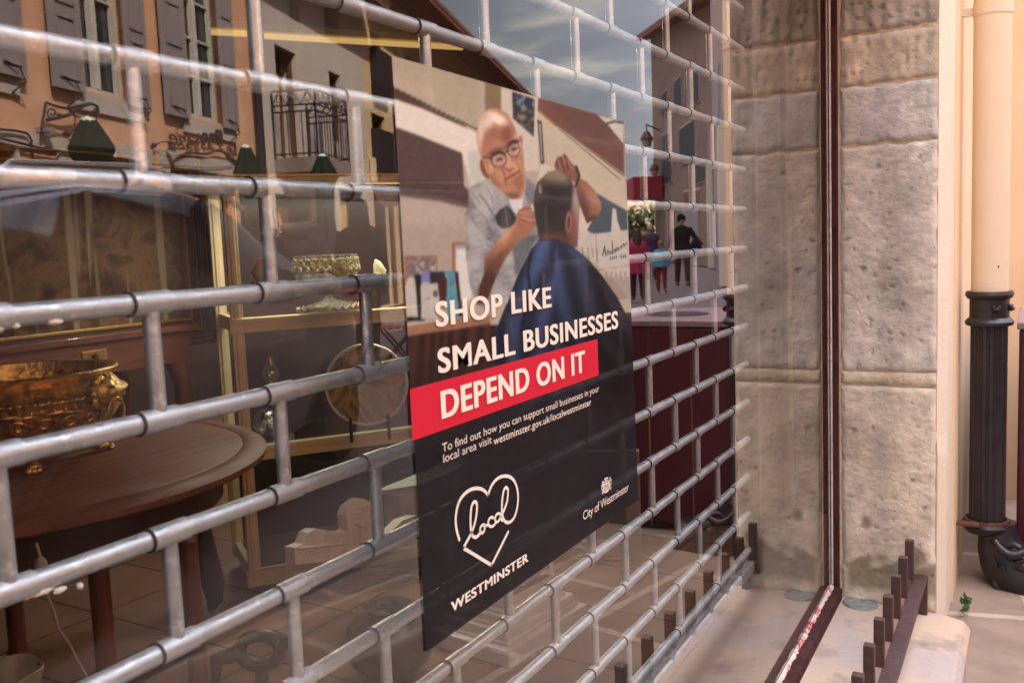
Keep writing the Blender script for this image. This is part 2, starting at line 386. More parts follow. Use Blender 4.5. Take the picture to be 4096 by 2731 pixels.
# plastered outer edge with a chamfer that stops low down
pe = MB()
y_in, y_out = -.306, -.329
zc = .62
pe.prism([(XW + .0, y_in, zc), (XW + .34, y_in, zc), (XW + .34, y_out, zc), (XW + .082, y_out, zc), (XW + .002, y_in - .001, zc)], (0, 0, 9 - zc))
pe.add([(XW - .002, y_in, .0), (XW + .30, y_in, 0), (XW + .30, y_out, 0), (XW + .070, y_out, 0), (XW - .002, y_in - .004, 0),
        (XW - .002, y_in, zc - .06), (XW + .30, y_in, zc - .06), (XW + .30, y_out, zc - .06), (XW + .070, y_out, zc - .06), (XW - .002, y_in - .004, zc - .06),
        (XW, y_in, zc), (XW + .3, y_in, zc), (XW + .3, y_out, zc), (XW + .082, y_out, zc), (XW + .002, y_in - .001, zc)],
       [(0, 1, 6, 5), (1, 2, 7, 6), (2, 3, 8, 7), (3, 4, 9, 8), (4, 0, 5, 9), (5, 6, 11, 10), (6, 7, 12, 11), (7, 8, 13, 12), (8, 9, 14, 13), (9, 5, 10, 14)])
pe.build('plaster_edge', M_plaster, pil, bevel=.006)

wallr = thing('plaster_wall', 'peach plastered house wall behind the downpipe', 'wall', (6, -.2, 0))
MB().box(XW + .3, 14, -.334, .2, 0, 9).box(4.75, 14, -.62, -.334, 0, 9).build('wall_face', M_wall, wallr)

# ---- window sill, medallion, spike rail
sill = MB(); yo = -.395
prof = [(-.0, .078), (-.03, .078), (-.33, .066), (-.385, .055), (-.404, .03), (-.404, -.02), (0, -.02)]
sill.prism([(-1.3, y, z) for y, z in prof], (XW + 1.302, 0, 0))
so = sill.build('window_sill', M_sill, None, bevel=.006)
tag(so, 'broad pinkish stone sill below the shop window', 'window sill')
dc = onZ(3440, 2411, .078)
md = thing('wall_stud', 'greenish round metal disc let into the stone sill', 'metal disc', (dc[0], dc[1], .078))
MB().lathe([(0, -.01), (.052, -.01), (.054, -.002), (.050, .004), (.041, .005), (.039, .002), (.0001, .002)], (dc[0], dc[1], .0785), 40).build('rim', M_bronze, md, smooth=True)
pm = MB()
for k in range(5):
    a = 2 * PI * k / 5 + .3
    pm.blob((dc[0] + .02 * math.cos(a), dc[1] + .02 * math.sin(a), .0805), .012, 8, (1.1, .7, .22), R=Matrix.Rotation(a, 3, 'Z'))
pm.build('ornament', mat('verdigris', (.34, .42, .38), .6, .1, .4, (.22, .25, .23), 80, .4, 200), md, smooth=True)

rail = thing('spike_rail', 'brown iron rail of square upright pegs along the sill', 'railing', (1.5, -.25, .08))
MB().box(-1.0, XW - .01, -.285, -.245, .175, .187).build('rail_bar', M_rail, rail, bevel=.002)
fm = MB().box(XW - .035, XW - .012, -.285, -.262, .068, .176)
fm.build('foot', M_rail, rail, bevel=.0015)
MB().box(1.0, 1.023, -.285, -.262, .068, .176).build('foot', M_rail, rail, bevel=.0015)
pg0 = MB().box(-.012, .012, -.012, .012, -.058, .062).build('peg', M_rail, None, bevel=.002)
pg0.parent = rail; pg0.location = (2.985 - 1.5, 0.012, .247 - .08 - .0)
for k in range(1, 21):
    c = pg0.copy(); COL.objects.link(c); c.parent = rail; c.location = (pg0.location.x - .1615 * k, pg0.location.y, pg0.location.z)

# ---- window: frame, putty bead, pane
win = thing('shop_window', 'large shop window with brown frame mirroring the street', 'window', (1.0, 0, .1))
gx0, gx1, gz0, gz1 = -1.15, 3.035, .118, 2.42
fr = MB()
fr.box(gx1, XW + .004, -.024, .03, .07, gz1 + .03)                      # jamb beside the stone
fr.box(gx0 - .05, gx1 - .0, -.034, .011, .072, gz0 - .006)              # bottom rail
fr.box(gx0 - .05, gx0, -.03, .03, gz0 - .006, gz1 + .03)
fr.box(gx0, gx1, -.03, .03, gz1, gz1 + .03)
fr.build('frame', M_brown, win, bevel=.003)
MB().box(gx1 - .004, gx1 - .0005, -.0065, -.0012, gz0 + .004, gz1).build('putty_bead', M_putty, win, bevel=.001)
lp = MB(); rnd = random.Random(4); k = 0
xs = np.linspace(gx0, gx1 - .004, 420)
V, F = [], []
for i, x in enumerate(xs):
    w = .0065 + rnd.uniform(-.002, .0035); t_ = .004 + rnd.uniform(-.001, .002)
    V += [(x, -.0012, gz0 - .0062), (x, -.0012, gz0 + t_ + .001), (x, -.0012 - w * .6, gz0 + t_ * .4), (x, -.0012 - w, gz0 - .0062)]
for i in range(len(xs) - 1):
    for j in range(3): F.append((4 * i + j, 4 * i + j + 1, 4 * i + 5 + j, 4 * i + 4 + j))
lp.add(V, F); lp.build('putty_bead', M_putty_red, win, smooth=True)
M_glass = glasslike('window_glass', (.93, .95, .94), .062, 0.0, (1, .985, .96))
MB().add([(gx0, 0, gz0 - .006), (gx1, 0, gz0 - .006), (gx1, 0, gz1), (gx0, 0, gz1)], [(0, 1, 2, 3)]).build('pane', M_glass, win)

# ---- downpipe
PX, PY = 3.59, -.425
dp = thing('downpipe', 'cream downpipe ending in dark fluted cast iron with animal-head shoe', 'downpipe', (PX, PY, 0))
zj = onX(3963, 1165, PX)[2]
zb = onX(3963, 2085, PX)[2]
MB().tube([(PX, PY, zj - .05), (PX, PY, 6.5)], .058, 40).build('upper_pipe', M_pipe, dp, smooth=True)
zc1 = onX(3963, 40, PX)[2]
MB().lathe([(.056, -.02), (.060, -.02), (.060, .02), (.056, .02)], (PX, PY, zc1), 40).box(PX - .008, PX + .008, PY, -.334, zc1 - .012, zc1 + .012).build('clip', M_pipe, dp, smooth=True)
MB().box(PX - .052, PX - .047, PY - .030, PY - .024, onX(3920, 1066, PX)[2] - .004, onX(3920, 1066, PX)[2] + .004).build('screw', M_iron, dp)
cl = MB().lathe([(.050, .0), (.072, .002), (.076, -.010), (.070, -.022), (.062, -.026), (.062, -.088), (.070, -.094), (.077, -.103), (.073, -.114), (.062, -.118), (.058, -.118)], (PX, PY, zj), 48)
for a in (200, 262, 330, 30):
    a = math.radians(a); c_ = (PX + .066 * math.cos(a), PY + .066 * math.sin(a), zj - .058)
    cl.blob(c_, .013, 8, (1, 1, .7)); cl.blob((c_[0] - math.sin(a) * .008, c_[1] + math.cos(a) * .008, c_[2] + .007), .008, 8)
    cl.blob((PX + .066 * math.cos(a) + math.sin(a) * .008, PY + .066 * math.sin(a) - math.cos(a) * .008, zj - .051), .008, 8)
cl.build('collar', M_iron, dp, smooth=True)
MB().lathe([(.058, zb - .01), (.058, zj - .115)], (PX, PY, 0), 192, mod=lambda a, z: 1 - .085 * (max(0, math.cos(a * 16)) ** .5)).build('fluted_pipe', M_iron, dp, smooth=True)
M_rust = mat('rusty_strap', (.10, .035, .025), .7, .1, .3, (.16, .07, .05), 30, .3, 80)
stp = MB().lathe([(.0645, zb + .012), (.072, zb + .012), (.072, zb + .004), (.0645, zb + .004)], (PX, PY, 0), 48)
stp.box(PX - .10, PX - .06, PY + .02, -.334, zb + .004, zb + .012)
stp.build('strap', M_rust, dp, smooth=True)
# shoe: curved spout shaped like a scowling sea creature, mouth towards the street
sh = MB()
path = [onX(px, py, PX) for px, py in ((3988, 2085), (3990, 2130), (3998, 2180), (4020, 2230), (4058, 2272), (4110, 2305), (4170, 2325), (4240, 2335), (4300, 2335))]
sh.tube(path, [.060, .062, .072, .088, .102, .104, .098, .086, .090], 40)
sh.lathe([(.060, .004), (.076, .0), (.082, -.012), (.076, -.028), (.064, -.040)], (PX, PY, zb + .004), 48)
def S_(x, y, X): return onX(3700 + x * .3826, 1900 + y * .3826, X)
XS = PX - .088
def relief(pts, r, dx=0):
    sh.tube([S_(x, y, XS + dx + d) for x, y, d in pts], r, 10)
relief([(690, 690, .03), (740, 700, .01), (775, 745, .0), (830, 800, -.006), (900, 840, -.008), (980, 825, -.006), (1060, 790, 0)], [.006, .012, .010, .014, .018, .016, .012])
relief([(780, 740, .015), (850, 745, .005), (930, 720, .005), (1000, 760, .0)], [.006, .012, .012, .010])
relief([(700, 845, .02), (722, 880, .008), (735, 950, .005), (725, 985, .015)], [.004, .009, .009, .003])
relief([(785, 915, .01), (805, 950, .0), (822, 985, .0), (800, 1000, .01)], [.006, .012, .010, .004])
relief([(625, 815, .04), (650, 838, .03), (668, 862, .03)], [.003, .006, .002])
relief([(832, 990, .0), (838, 1060, -.002), (880, 1130, -.001), (960, 1190, .006), (1060, 1200, .02)], [.007, .008, .008, .007, .004])
relief([(700, 1050, .03), (740, 1150, .02), (830, 1240, .02), (950, 1310, .03)], [.005, .010, .010, .006])
ec_ = S_(1030, 962, XS - .006)
sh.blob((ec_[0] + .012, ec_[1], ec_[2]), .034, 20, (.6, 1, .8)); sh.blob((ec_[0] - .004, ec_[1], ec_[2]), .017, 16, (.7, 1, 1))
sh.tube([(ec_[0] - .002, ec_[1] + .030 * math.cos(t), ec_[2] + .022 * math.sin(t)) for t in np.linspace(0, 2 * PI, 28, False)], .0045, 8, closed=True)
sh.build('pipe_shoe', M_iron, dp, smooth=True)
wd = MB(); rnd = random.Random(5)
for k in range(26):
    a = rnd.uniform(0, 2 * PI); r = rnd.uniform(.01, .03); c_ = Vector((3.24 + rnd.uniform(-.02, .02), -.375 + rnd.uniform(-.01, .01), .016 + rnd.uniform(0, .04)))
    d_ = Vector((math.cos(a), math.sin(a) * .6 - .5, .5)).normalized(); u_ = d_.orthogonal().normalized() * r * .35
    wd.add([c_, c_ + d_ * r * .5 + u_, c_ + d_ * r, c_ + d_ * r * .5 - u_], [(0, 1, 2, 3)])
wd.add([(3.235, -.385, .0), (3.245, -.385, .0), (3.24, -.386, .05)], [(0, 1, 2)])
tag(wd.build('weed', mat('weed_leaf', (.03, .07, .02), .6, 0, .3, (.06, .11, .03), 60)), 'small green weed growing behind the foot of the downpipe', 'weed')

# ---- dark red street cabinet right of the pipe
rc = thing('street_cabinet', 'waist-high dark red metal cabinet with pale top beyond downpipe', 'cabinet', (3.95, -.85, 0))
M_red = mat('dark_red_paint', (.075, .010, .016), .45, 0, .4, (.055, .012, .022), 3, .05, 30)
MB().box(3.72, 4.41, -1.42, -.515, .04, .875).build('body', M_red, rc, bevel=.008)
MB().box(3.71, 4.42, -1.43, -.508, .88, .905).build('top', mat('cabinet_top', (.30, .20, .21), .5, 0, .4, (.24, .16, .17), 5), rc, bevel=.004)
MB().lathe([(0.0001, .0), (.11, .0), (.115, .003), (.12, 0)], (4.03, -.84, .9065), 36, sx=1, sy=1.2).build('opening', mat('dark_hole', (.02, .012, .016), .6), rc)
MB().box(3.74, 4.39, -1.40, -.54, 0, .04).build('plinth', M_iron, rc)
# =================================================================== rolling security grille behind the glass
M_galv = mat('galvanised_steel', (.62, .65, .68), .38, .72, .5, (.46, .49, .52), 45, .10, 160, 6, (1, 1, 1), .3, .7, (.85, .86, .88), 90, .6, .75)
_nt = M_galv.node_tree; _n = _nt.nodes.new('ShaderNodeTexNoise'); _n.inputs['Scale'].default_value = 55; _n.inputs['Detail'].default_value = 6
_r = _nt.nodes.new('ShaderNodeMapRange'); _r.inputs[1].default_value = .35; _r.inputs[2].default_value = .68; _r.inputs[3].default_value = .30; _r.inputs[4].default_value = .60
_t = _nt.nodes.new('ShaderNodeTexCoord'); _nt.links.new(_t.outputs['Object'], _n.inputs['Vector']); _nt.links.new(_n.outputs['Fac'], _r.inputs[0]); _nt.links.new(_r.outputs[0], _nt.nodes['Principled BSDF'].inputs['Roughness'])
M_band = mat('dark_groove', (.05, .045, .055), .6, .3, .4)
GY = .1
gr = thing('security_grille', 'galvanised rolling grille of bars in brick pattern behind the glass', 'grille', (1.2, GY, .4))
def gbar(z, x0=-.8, x1=2.42):
    mb = MB(); mb.tube([(x0, GY, z), (x1, GY, z)], .0087, 18); return mb
zs = [round(1.213 + .1 * k, 4) for k in range(14, -9, -1)]
GP, GS = .543, .2915
bar0 = None; link0 = None; nb = 0
posts = []
for i, z in enumerate(zs):
    row = round((1.213 - z) / .1)                     # row 0 hangs below the bar at 1.213
    if bar0 is None: bar0 = gbar(0).build('bar', M_galv, None, smooth=True); bar0.parent = gr; bar0.location = (-1.2, -GY, z - .4)
    else:
        c = bar0.copy(); COL.objects.link(c); c.parent = gr; c.location = (-1.2, -GY, z - .4)
    if z - .1 > .40:
        off = 0 if row % 2 == 0 else GS / 2
        k0 = -5
        for k in range(k0, 10):
            x = GP + off + GS * k
            if -.75 < x < 2.40: posts.append((x, z))
bar0.data.transform(Matrix.Identity(4))
def link_mb(mb, x, z):
    mb.tube([(x, GY, z - .002), (x, GY, z - .098)], .0071, 14)
    for zz_ in (z, z - .1):
        mb.tube([(x - .021, GY, zz_), (x + .019, GY, zz_)], .0101, 18)
    return mb
def groove_mb(mb, x, z):
    for zz_ in (z, z - .1):
        mb.tube([(x - .0225, GY, zz_), (x - .0205, GY, zz_)], .0107, 18)
    return mb
P0 = (0, 0)
lk = MB()
lk.v, lk.f, lk.mi = [], [], []
link_mb(lk, 0, 0); gv = MB(); groove_mb(gv, 0, 0)
o = len(lk.v); lk.v += gv.v; lk.f += [tuple(i + o for i in f) for f in gv.f]; lk.mi += [1] * len(gv.f)
link0 = lk.build('link', [M_galv, M_band], None, smooth=True); link0.parent = gr; link0.location = (posts[0][0] - 1.2, -GY, posts[0][1] - .4)
def vis_size(p):
    u, v_ = project((p[0], GY, p[1] - .05))
    return (-(1 / max(.3, p[0])) if (-60 < u < 3050 and -60 < v_ < 2800) else 1)
posts.sort(key=vis_size)
x, z = posts[0]; link0.location = (x - 1.2, -GY, z - .4)
for (x, z) in posts[1:99]:
    c = link0.copy(); COL.objects.link(c); c.parent = gr; c.location = (x - 1.2, -GY, z - .4)
rest = MB()
for (x, z) in posts[99:]:
    link_mb(rest, x, z)
    o = len(rest.v); g2 = groove_mb(MB(), x, z); rest.v += g2.v; rest.f += [tuple(i + o for i in f) for f in g2.f]; rest.mi += [1] * len(g2.f)
ro = rest.build('link', [M_galv, M_band], gr, smooth=True); ro['kind'] = 'stuff'
MB().box(-.8, 2.42, .085, .115, .355, .385).build('bottom_rail', M_galv, gr, bevel=.004)
MB().box(2.42, 2.45, .07, .130, .35, 2.75).build('side_rail', M_iron, gr, bevel=.003)
M_splash = mat('white_paint_splash', (.8, .78, .72), .6)
for (px, py, w) in [(230, 1286, 50), (70, 1302, 26), (8, 1315, 22), (330, 2345, 20), (180, 2368, 70), (120, 2385, 44), (250, 2360, 40)]:
    c_ = onY(px, py, GY - .008)
    MB().blob((c_[0], GY - .0050, c_[2]), .0072, 14, (w / 55, .35, .32), rough=.25, seed=px).build('paint_splash', M_splash, gr, smooth=True)

# =================================================================== the poster stuck on the glass
PYP = -.0016
tl, tr, br_, bl = (onY(*p) for p in ((1562, 224), (2493, 488), (2550, 1998), (1699, 2607)))
pos_root = thing('poster', 'large campaign poster on the glass showing a barber at work', 'poster', (1.07, PYP, 1.33 - .2))
NU, NV = 330, 420
U, W_ = np.meshgrid(np.linspace(0, 1, NU), np.linspace(0, 1, NV))
cor = np.stack([bl, br_, tr, tl])[:, [0, 2]]
XZ = (cor[0] * ((1 - U) * (1 - W_))[..., None] + cor[1] * (U * (1 - W_))[..., None] + cor[2] * (U * W_)[..., None] + cor[3] * ((1 - U) * W_)[..., None])
P3 = np.stack([XZ[..., 0], np.full_like(U, PYP), XZ[..., 1]], -1)
qx, qy = project(P3)                                   # where each point of the sheet lies in the picture's own grid
img = np.zeros(qx.shape + (3,)); img[:] = (60, 50, 54)
def A_(pts): return [(1500 + x * .6377, 200 + y * .6377) for x, y in pts]
def B_(pts): return [(1550 + x * .28703, 900 + y * .28703) for x, y in pts]
def C_(pts): return [(1600 + x * .5102, 1100 + y * .5102) for x, y in pts]
def D_(pts): return [(1600 + x * .5102, 1800 + y * .5102) for x, y in pts]
def sdf(poly):
    P = np.array(poly, float); n = len(P); d = np.full(qx.shape, 1e9); ins = np.zeros(qx.shape, bool)
    for i in range(n):
        a, b = P[i], P[(i + 1) % n]; e_ = b - a
        wx, wy = qx - a[0], qy - a[1]
        t_ = np.clip((wx * e_[0] + wy * e_[1]) / max(1e-9, e_ @ e_), 0, 1)
        d = np.minimum(d, np.hypot(wx - t_ * e_[0], wy - t_ * e_[1]))
        c1 = (a[1] > qy) != (b[1] > qy)
        with np.errstate(divide='ignore', invalid='ignore'):
            xi = (b[0] - a[0]) * (qy - a[1]) / (b[1] - a[1] if b[1] != a[1] else 1e-9) + a[0]
        ins ^= c1 & (qx < xi)
    return np.where(ins, -d, d)
def blend(mask, col):
    global img
    m3 = np.clip(mask, 0, 1)[..., None]; c = np.array(col, float)
    img = img * (1 - m3) + c * m3
def poly(pts, col, soft=3, a=1.0): blend(a * np.clip(.5 - sdf(pts) / soft, 0, 1), col)
def line(pts, col, w, soft=2, a=1.0):
    d = np.full(qx.shape, 1e9); P = np.array(pts, float)
    for i in range(len(P) - 1):
        p, e_ = P[i], P[i + 1] - P[i]; wx, wy = qx - p[0], qy - p[1]
        t_ = np.clip((wx * e_[0] + wy * e_[1]) / max(1e-9, e_ @ e_), 0, 1); d = np.minimum(d, np.hypot(wx - t_ * e_[0], wy - t_ * e_[1]))
    blend(a * np.clip(.5 - (d - w / 2) / soft, 0, 1), col)
def ell(c, rx, ry, col, rot=0, soft=.25, a=1.0):
    ca, sa = math.cos(rot), math.sin(rot); x, y = qx - c[0], qy - c[1]
    d = np.hypot((x * ca + y * sa) / rx, (-x * sa + y * ca) / ry); blend(a * np.clip((1 - d) / soft + .5, 0, 1), col)
def fbm(s, seed=0, sx=1, sy=1):
    rg = np.random.RandomState(seed); out = np.zeros(qx.shape)
    for k in range(5):
        for j in range(3):
            th = rg.rand() * 6.28; ph = rg.rand() * 6.28; f_ = 2 ** k / s
            out += np.sin((qx * math.cos(th) * sx + qy * math.sin(th) * sy) * f_ + ph + 1.7 * np.sin(qy * f_ * .6 + ph * 2)) / (1.6 ** k * 3)
    return out
n1, n2, n3 = fbm(60, 1), fbm(22, 2), fbm(9, 3)
# --- the room behind
img[:] = (176, 160, 142)
poly(A_([(90, 30), (640, 180), (640, 470), (560, 480), (110, 250)]), (172, 156, 136), 10)
poly(A_([(90, 150), (400, 250), (400, 330), (110, 240)]), (188, 172, 150), 60, .6)
poly(A_([(690, 190), (792, 235), (792, 400), (690, 380)]), (138, 114, 88), 6)
poly(A_([(792, 235), (860, 255), (1030, 300), (1030, 760), (900, 760), (792, 380)]), (196, 186, 172), 8)
poly(A_([(110, 235), (572, 478), (572, 512), (110, 300)]), (96, 66, 56), 4)
line(A_([(112, 236), (640, 500)]), (60, 44, 42), 4)
poly(A_([(112, 306), (300, 370), (632, 515), (660, 700), (760, 820), (640, 860), (600, 850), (545, 648), (300, 545), (122, 482)]), (214, 205, 194), 6)
poly(A_([(122, 482), (300, 548), (545, 648), (560, 860), (585, 880), (590, 1000), (400, 950), (150, 918)]), (97, 74, 73), 4)
poly(A_([(150, 800), (420, 850), (590, 880), (590, 1000), (150, 918)]), (86, 60, 62), 30, .6)
poly(A_([(150, 918), (400, 950), (600, 1000), (620, 1300), (600, 1500), (180, 1500)]), (168, 150, 141), 4)
poly(A_([(150, 918), (400, 950), (600, 1000), (600, 1100), (160, 1100)]), (182, 164, 152), 60, .7)
poly(A_([(585, 640), (760, 600), (760, 860), (590, 850)]), (190, 186, 178), 20)
poly(A_([(1023, 300), (1557, 452), (1562, 780), (1140, 468), (1020, 385)]), (124, 82, 72), 4)
poly(A_([(1100, 320), (1420, 410), (1562, 600), (1562, 760), (1300, 560)]), (108, 72, 68), 50, .7)
poly(A_([(1395, 408), (1440, 420), (1557, 452), (1558, 590), (1470, 480)]), (190, 184, 174), 4)
line(A_([(1430, 470), (1500, 450), (1557, 458)]), (84, 82, 74), 9)
poly(A_([(1020, 385), (1140, 470), (1563, 785), (1580, 1000), (1400, 900), (1330, 860), (1060, 730), (1040, 740), (1020, 720)]), (187, 172, 152), 4)
line(A_([(1035, 385), (1140, 475)]), (150, 105, 62), 10)
line(A_([(1140, 470), (1560, 790)]), (120, 96, 80), 5); line(A_([(1150, 492), (1540, 815)]), (96, 80, 72), 3)
poly(A_([(1018, 438), (1046, 452), (1062, 712), (1040, 716)]), (58, 52, 54), 3); poly(A_([(1026, 458), (1040, 465), (1054, 700), (1044, 700)]), (150, 146, 142), 2)
poly(A_([(860, 262), (1002, 310), (996, 545), (866, 430)]), (62, 58, 70), 5)
blend((sdf(A_([(862, 350), (1000, 400), (996, 530), (870, 430)])) < 0) * np.clip(.5 + n3, 0, 1) * .8, (156, 112, 62))
blend((sdf(A_([(870, 270), (1000, 310), (998, 480), (870, 400)])) < 0) * np.clip(n3 - .1, 0, 1) * 1.2, (120, 136, 150))
poly(A_([(1040, 716), (1070, 712), (1230, 830), (1330, 860), (1410, 1000), (1330, 1160), (1260, 1150), (1000, 900)]), (196, 184, 172), 6)
poly(A_([(1390, 900), (1580, 1010), (1585, 1145), (1380, 1160), (1330, 1130), (1400, 1000)]), (78, 84, 98), 4)
poly(A_([(1490, 990), (1512, 1000), (1520, 1070), (1545, 1140), (1480, 1140)]), (188, 182, 176), 5)
poly(A_([(1275, 1160), (1330, 1150), (1400, 1150), (1585, 1128), (1600, 1570), (1480, 1420), (1270, 1230)]), (186, 175, 166), 3)
line(A_([(1280, 1400), (1592, 1350)]), (130, 116, 110), 2); line(A_([(1385, 1150), (1392, 1400)]), (140, 124, 116), 2.5)
for x_, h_ in ((1300, 60), (1335, 90), (1360, 60), (1390, 90)): line(A_([(x_, 1240), (x_ + 8, 1240 + h_)]), (120, 122, 116), 5, a=.7)
for k in range(22):
    x_ = 1430 + k * 8; line(A_([(x_, 1410 + 25 * math.sin(k * 1.7)), (x_ + 3, 1560)]), (112, 92, 86), 3, 3, .6)
# the shop's own hand-written name, as in the picture
hw = [[(1428, 1290), (1440, 1230), (1448, 1290)], [(1430, 1270), (1450, 1262)], [(1455, 1285), (1462, 1255), (1470, 1282)], [(1488, 1275), (1476, 1262), (1480, 1278), (1490, 1262), (1488, 1200), (1492, 1275)],
      [(1498, 1262), (1508, 1246), (1506, 1268)], [(1512, 1262), (1518, 1240)], [(1522, 1246), (1530, 1238), (1522, 1256), (1534, 1250)], [(1540, 1240), (1546, 1228), (1544, 1244)], [(1550, 1238), (1560, 1215), (1566, 1232), (1578, 1208)]]
for s_ in hw: line(A_(s_), (66, 66, 78), 3.2, 2)
for k in range(4): line(A_([(1478 + k * 12, 1300 - k * 2), (1478 + k * 12, 1312 - k * 2)]), (70, 70, 84), 4, 2)
for k in range(3): line(A_([(1543 + k * 14, 1290 - k * 2), (1543 + k * 14, 1304 - k * 2)]), (70, 70, 84), 5, 2)
blend(np.clip(n2, 0, 1) * .05, (120, 100, 90))
# wall pictures, bottles
poly(B_([(238, 425), (690, 425), (700, 800), (232, 850)]), (156, 104, 84), 3); poly(B_([(275, 455), (670, 455), (680, 800), (290, 800)]), (122, 106, 104), 4)
blend((sdf(B_([(275, 455), (670, 455), (680, 700), (290, 760)])) < 0) * np.clip(n3, 0, 1) * .8, (196, 184, 178))
poly(B_([(895, 238), (1085, 238), (1090, 400), (950, 700), (905, 650)]), (158, 104, 70), 3); poly(B_([(940, 280), (1080, 280), (1085, 380), (960, 600), (945, 600)]), (150, 158, 164), 3)
poly(B_([(960, 340), (1090, 330), (1180, 1000), (1120, 1060), (1000, 1040), (950, 600)]), (204, 200, 196), 8)
poly(B_([(238, 1160), (700, 1100), (720, 1330), (250, 1400)]), (168, 158, 150), 5)
for p_, c_ in (([(280, 740), (330, 720), (395, 770), (415, 1170), (430, 1330), (250, 1340), (245, 870)], (186, 176, 166)), ([(380, 700), (470, 680), (470, 1280), (430, 1300)], (44, 38, 44)),
               ([(240, 1285), (530, 1280), (520, 1330), (250, 1340)], (36, 36, 36)),
               ([(460, 840), (490, 800), (570, 800), (600, 840), (600, 1300), (470, 1310)], (178, 170, 164)), ([(470, 690), (490, 645), (570, 645), (600, 800), (470, 800)], (120, 118, 176)),
               ([(590, 655), (800, 650), (810, 760), (700, 810), (600, 815)], (52, 50, 56)), ([(595, 830), (690, 815), (722, 870), (724, 1290), (600, 1300)], (182, 174, 168)),
               ([(690, 750), (830, 740), (830, 1060), (728, 1060)], (84, 48, 42)), ([(935, 655), (985, 655), (1045, 1270), (1000, 1270)], (58, 48, 52)),
               ([(790, 650), (900, 630), (948, 680), (940, 700), (932, 850), (972, 980), (1000, 1300), (830, 1320), (820, 980), (850, 850), (830, 700), (795, 690)], (92, 146, 164))):
    poly(B_(p_), c_, 3)
poly(B_([(850, 740), (930, 740), (925, 850), (850, 850)]), (76, 120, 156), 3, .8); poly(B_([(880, 1000), (920, 1000), (920, 1280), (870, 1280)]), (60, 120, 96), 6, .6)
line(B_([(470, 1022), (590, 1016)]), (190, 80, 70), 3); ell(B_([(668, 955)])[0], 9, 12, (50, 46, 52)); ell(B_([(672, 955)])[0], 5, 7, (130, 126, 124))
# counter and panelled front
poly(B_([(255, 1400), (1430, 1240), (1430, 1400), (290, 1568), (270, 1568)]), (156, 112, 88), 3)
line(B_([(262, 1398), (1430, 1235)]), (196, 168, 150), 3); line(B_([(280, 1560), (1430, 1380)]), (92, 58, 48), 6)
dark = np.clip((qy - (1330 - (qx - 1650) * .12)) / 560, 0, 1)
body = sdf([(1620, 1348), (1962, 1300), (2100, 1300), (2500, 1250), (2600, 1250), (2600, 2700), (1640, 2700)])
base = np.array((88, 54, 46.)) * (1 - dark[..., None]) + np.array((50, 41, 44.)) * dark[..., None]
pl = (.5 + .5 * np.sin((qx + .06 * qy) / 7.5 + 2 * np.sin(qx / 40)))[..., None] * (1 - dark[..., None])
m_ = np.clip(.5 - body / 4, 0, 1)[..., None]; img = img * (1 - m_) + (base * (1 - .28 * pl)) * m_
# --- client and cape
cape = [(1980, 1330), (2040, 1180), (2080, 1080), (2130, 990), (2155, 960), (2230, 955), (2290, 985), (2350, 1035), (2410, 1105), (2470, 1190), (2520, 1290), (2530, 1330), (2560, 1500), (2540, 1900), (2200, 2000), (1960, 1960), (1955, 1600)]
cd = sdf(cape); m_ = np.clip(.5 - cd / 4, 0, 1)
shade = np.clip((qy - 1000) / 800, 0, 1); rt = np.clip((qx - 2200) / 220, 0, 1)
cc = np.stack([66 - 22 * shade - 14 * rt, 78 - 36 * shade - 26 * rt, 116 - 58 * shade - 46 * rt], -1)
fold = .5 + .5 * np.sin((qx - 2130 + (qy - 950) * np.where(qx > 2220, -.42, .22)) / 17 + 1.2 * np.sin(qy / 90))
cc = cc * (.66 + .52 * fold[..., None] * (1 - .5 * shade[..., None]))
fade = np.clip((1900 - qy) / 420, 0, 1)
m_ = (m_ * fade)[..., None]; img = img * (1 - m_) + cc * m_
line([(2125, 1000), (2112, 1090), (2120, 1160), (2085, 1330)], (34, 32, 44), 12, 8, .8)
line([(2400, 1120), (2450, 1240), (2520, 1330)], (70, 66, 86), 8, 12, .5)
# --- barber: shirt
shirt = [(585, 870), (620, 850), (700, 812), (738, 828), (790, 890), (838, 935), (940, 935), (945, 800), (1000, 830), (1020, 840), (1000, 990), (1030, 1180), (980, 1240), (900, 1380), (860, 1500), (830, 1590), (690, 1600), (660, 1620), (595, 1480), (570, 1300), (575, 1180), (560, 1040), (600, 950)]
poly(A_(shirt), (148, 143, 146), 4)
blend(np.clip(.5 - sdf(A_(shirt)) / 4, 0, 1) * np.clip(n2 * .9, 0, 1) * .55, (186, 180, 180))
blend(np.clip(.5 - sdf(A_(shirt)) / 4, 0, 1) * np.clip(-n2 * .9, 0, 1) * .5, (100, 98, 108))
poly(A_([(600, 880), (700, 820), (735, 860), (760, 960), (700, 1010), (620, 960)]), (178, 172, 166), 16, .8)
poly(A_([(740, 850), (800, 900), (840, 960), (800, 1010), (745, 1040), (735, 940)]), (160, 154, 154), 8, .9)
poly(A_([(950, 800), (1000, 840), (1012, 980), (960, 960), (940, 900)]), (120, 112, 120), 8, .8)
for p_ in ([(610, 960), (650, 1010), (700, 1060), (730, 1130)], [(620, 900), (660, 960)], [(590, 1120), (640, 1180), (700, 1210)], [(600, 1330), (650, 1300), (700, 1310)], [(610, 1420), (650, 1440), (660, 1500)], [(700, 860), (730, 900), (742, 960)], [(905, 1180), (930, 1240), (900, 1330)], [(960, 1190), (960, 1260)]):
    line(A_(p_), (98, 94, 104), 4, 8, .6); line(A_([(x + 9, y - 4) for x, y in p_]), (196, 190, 188), 4, 8, .5)
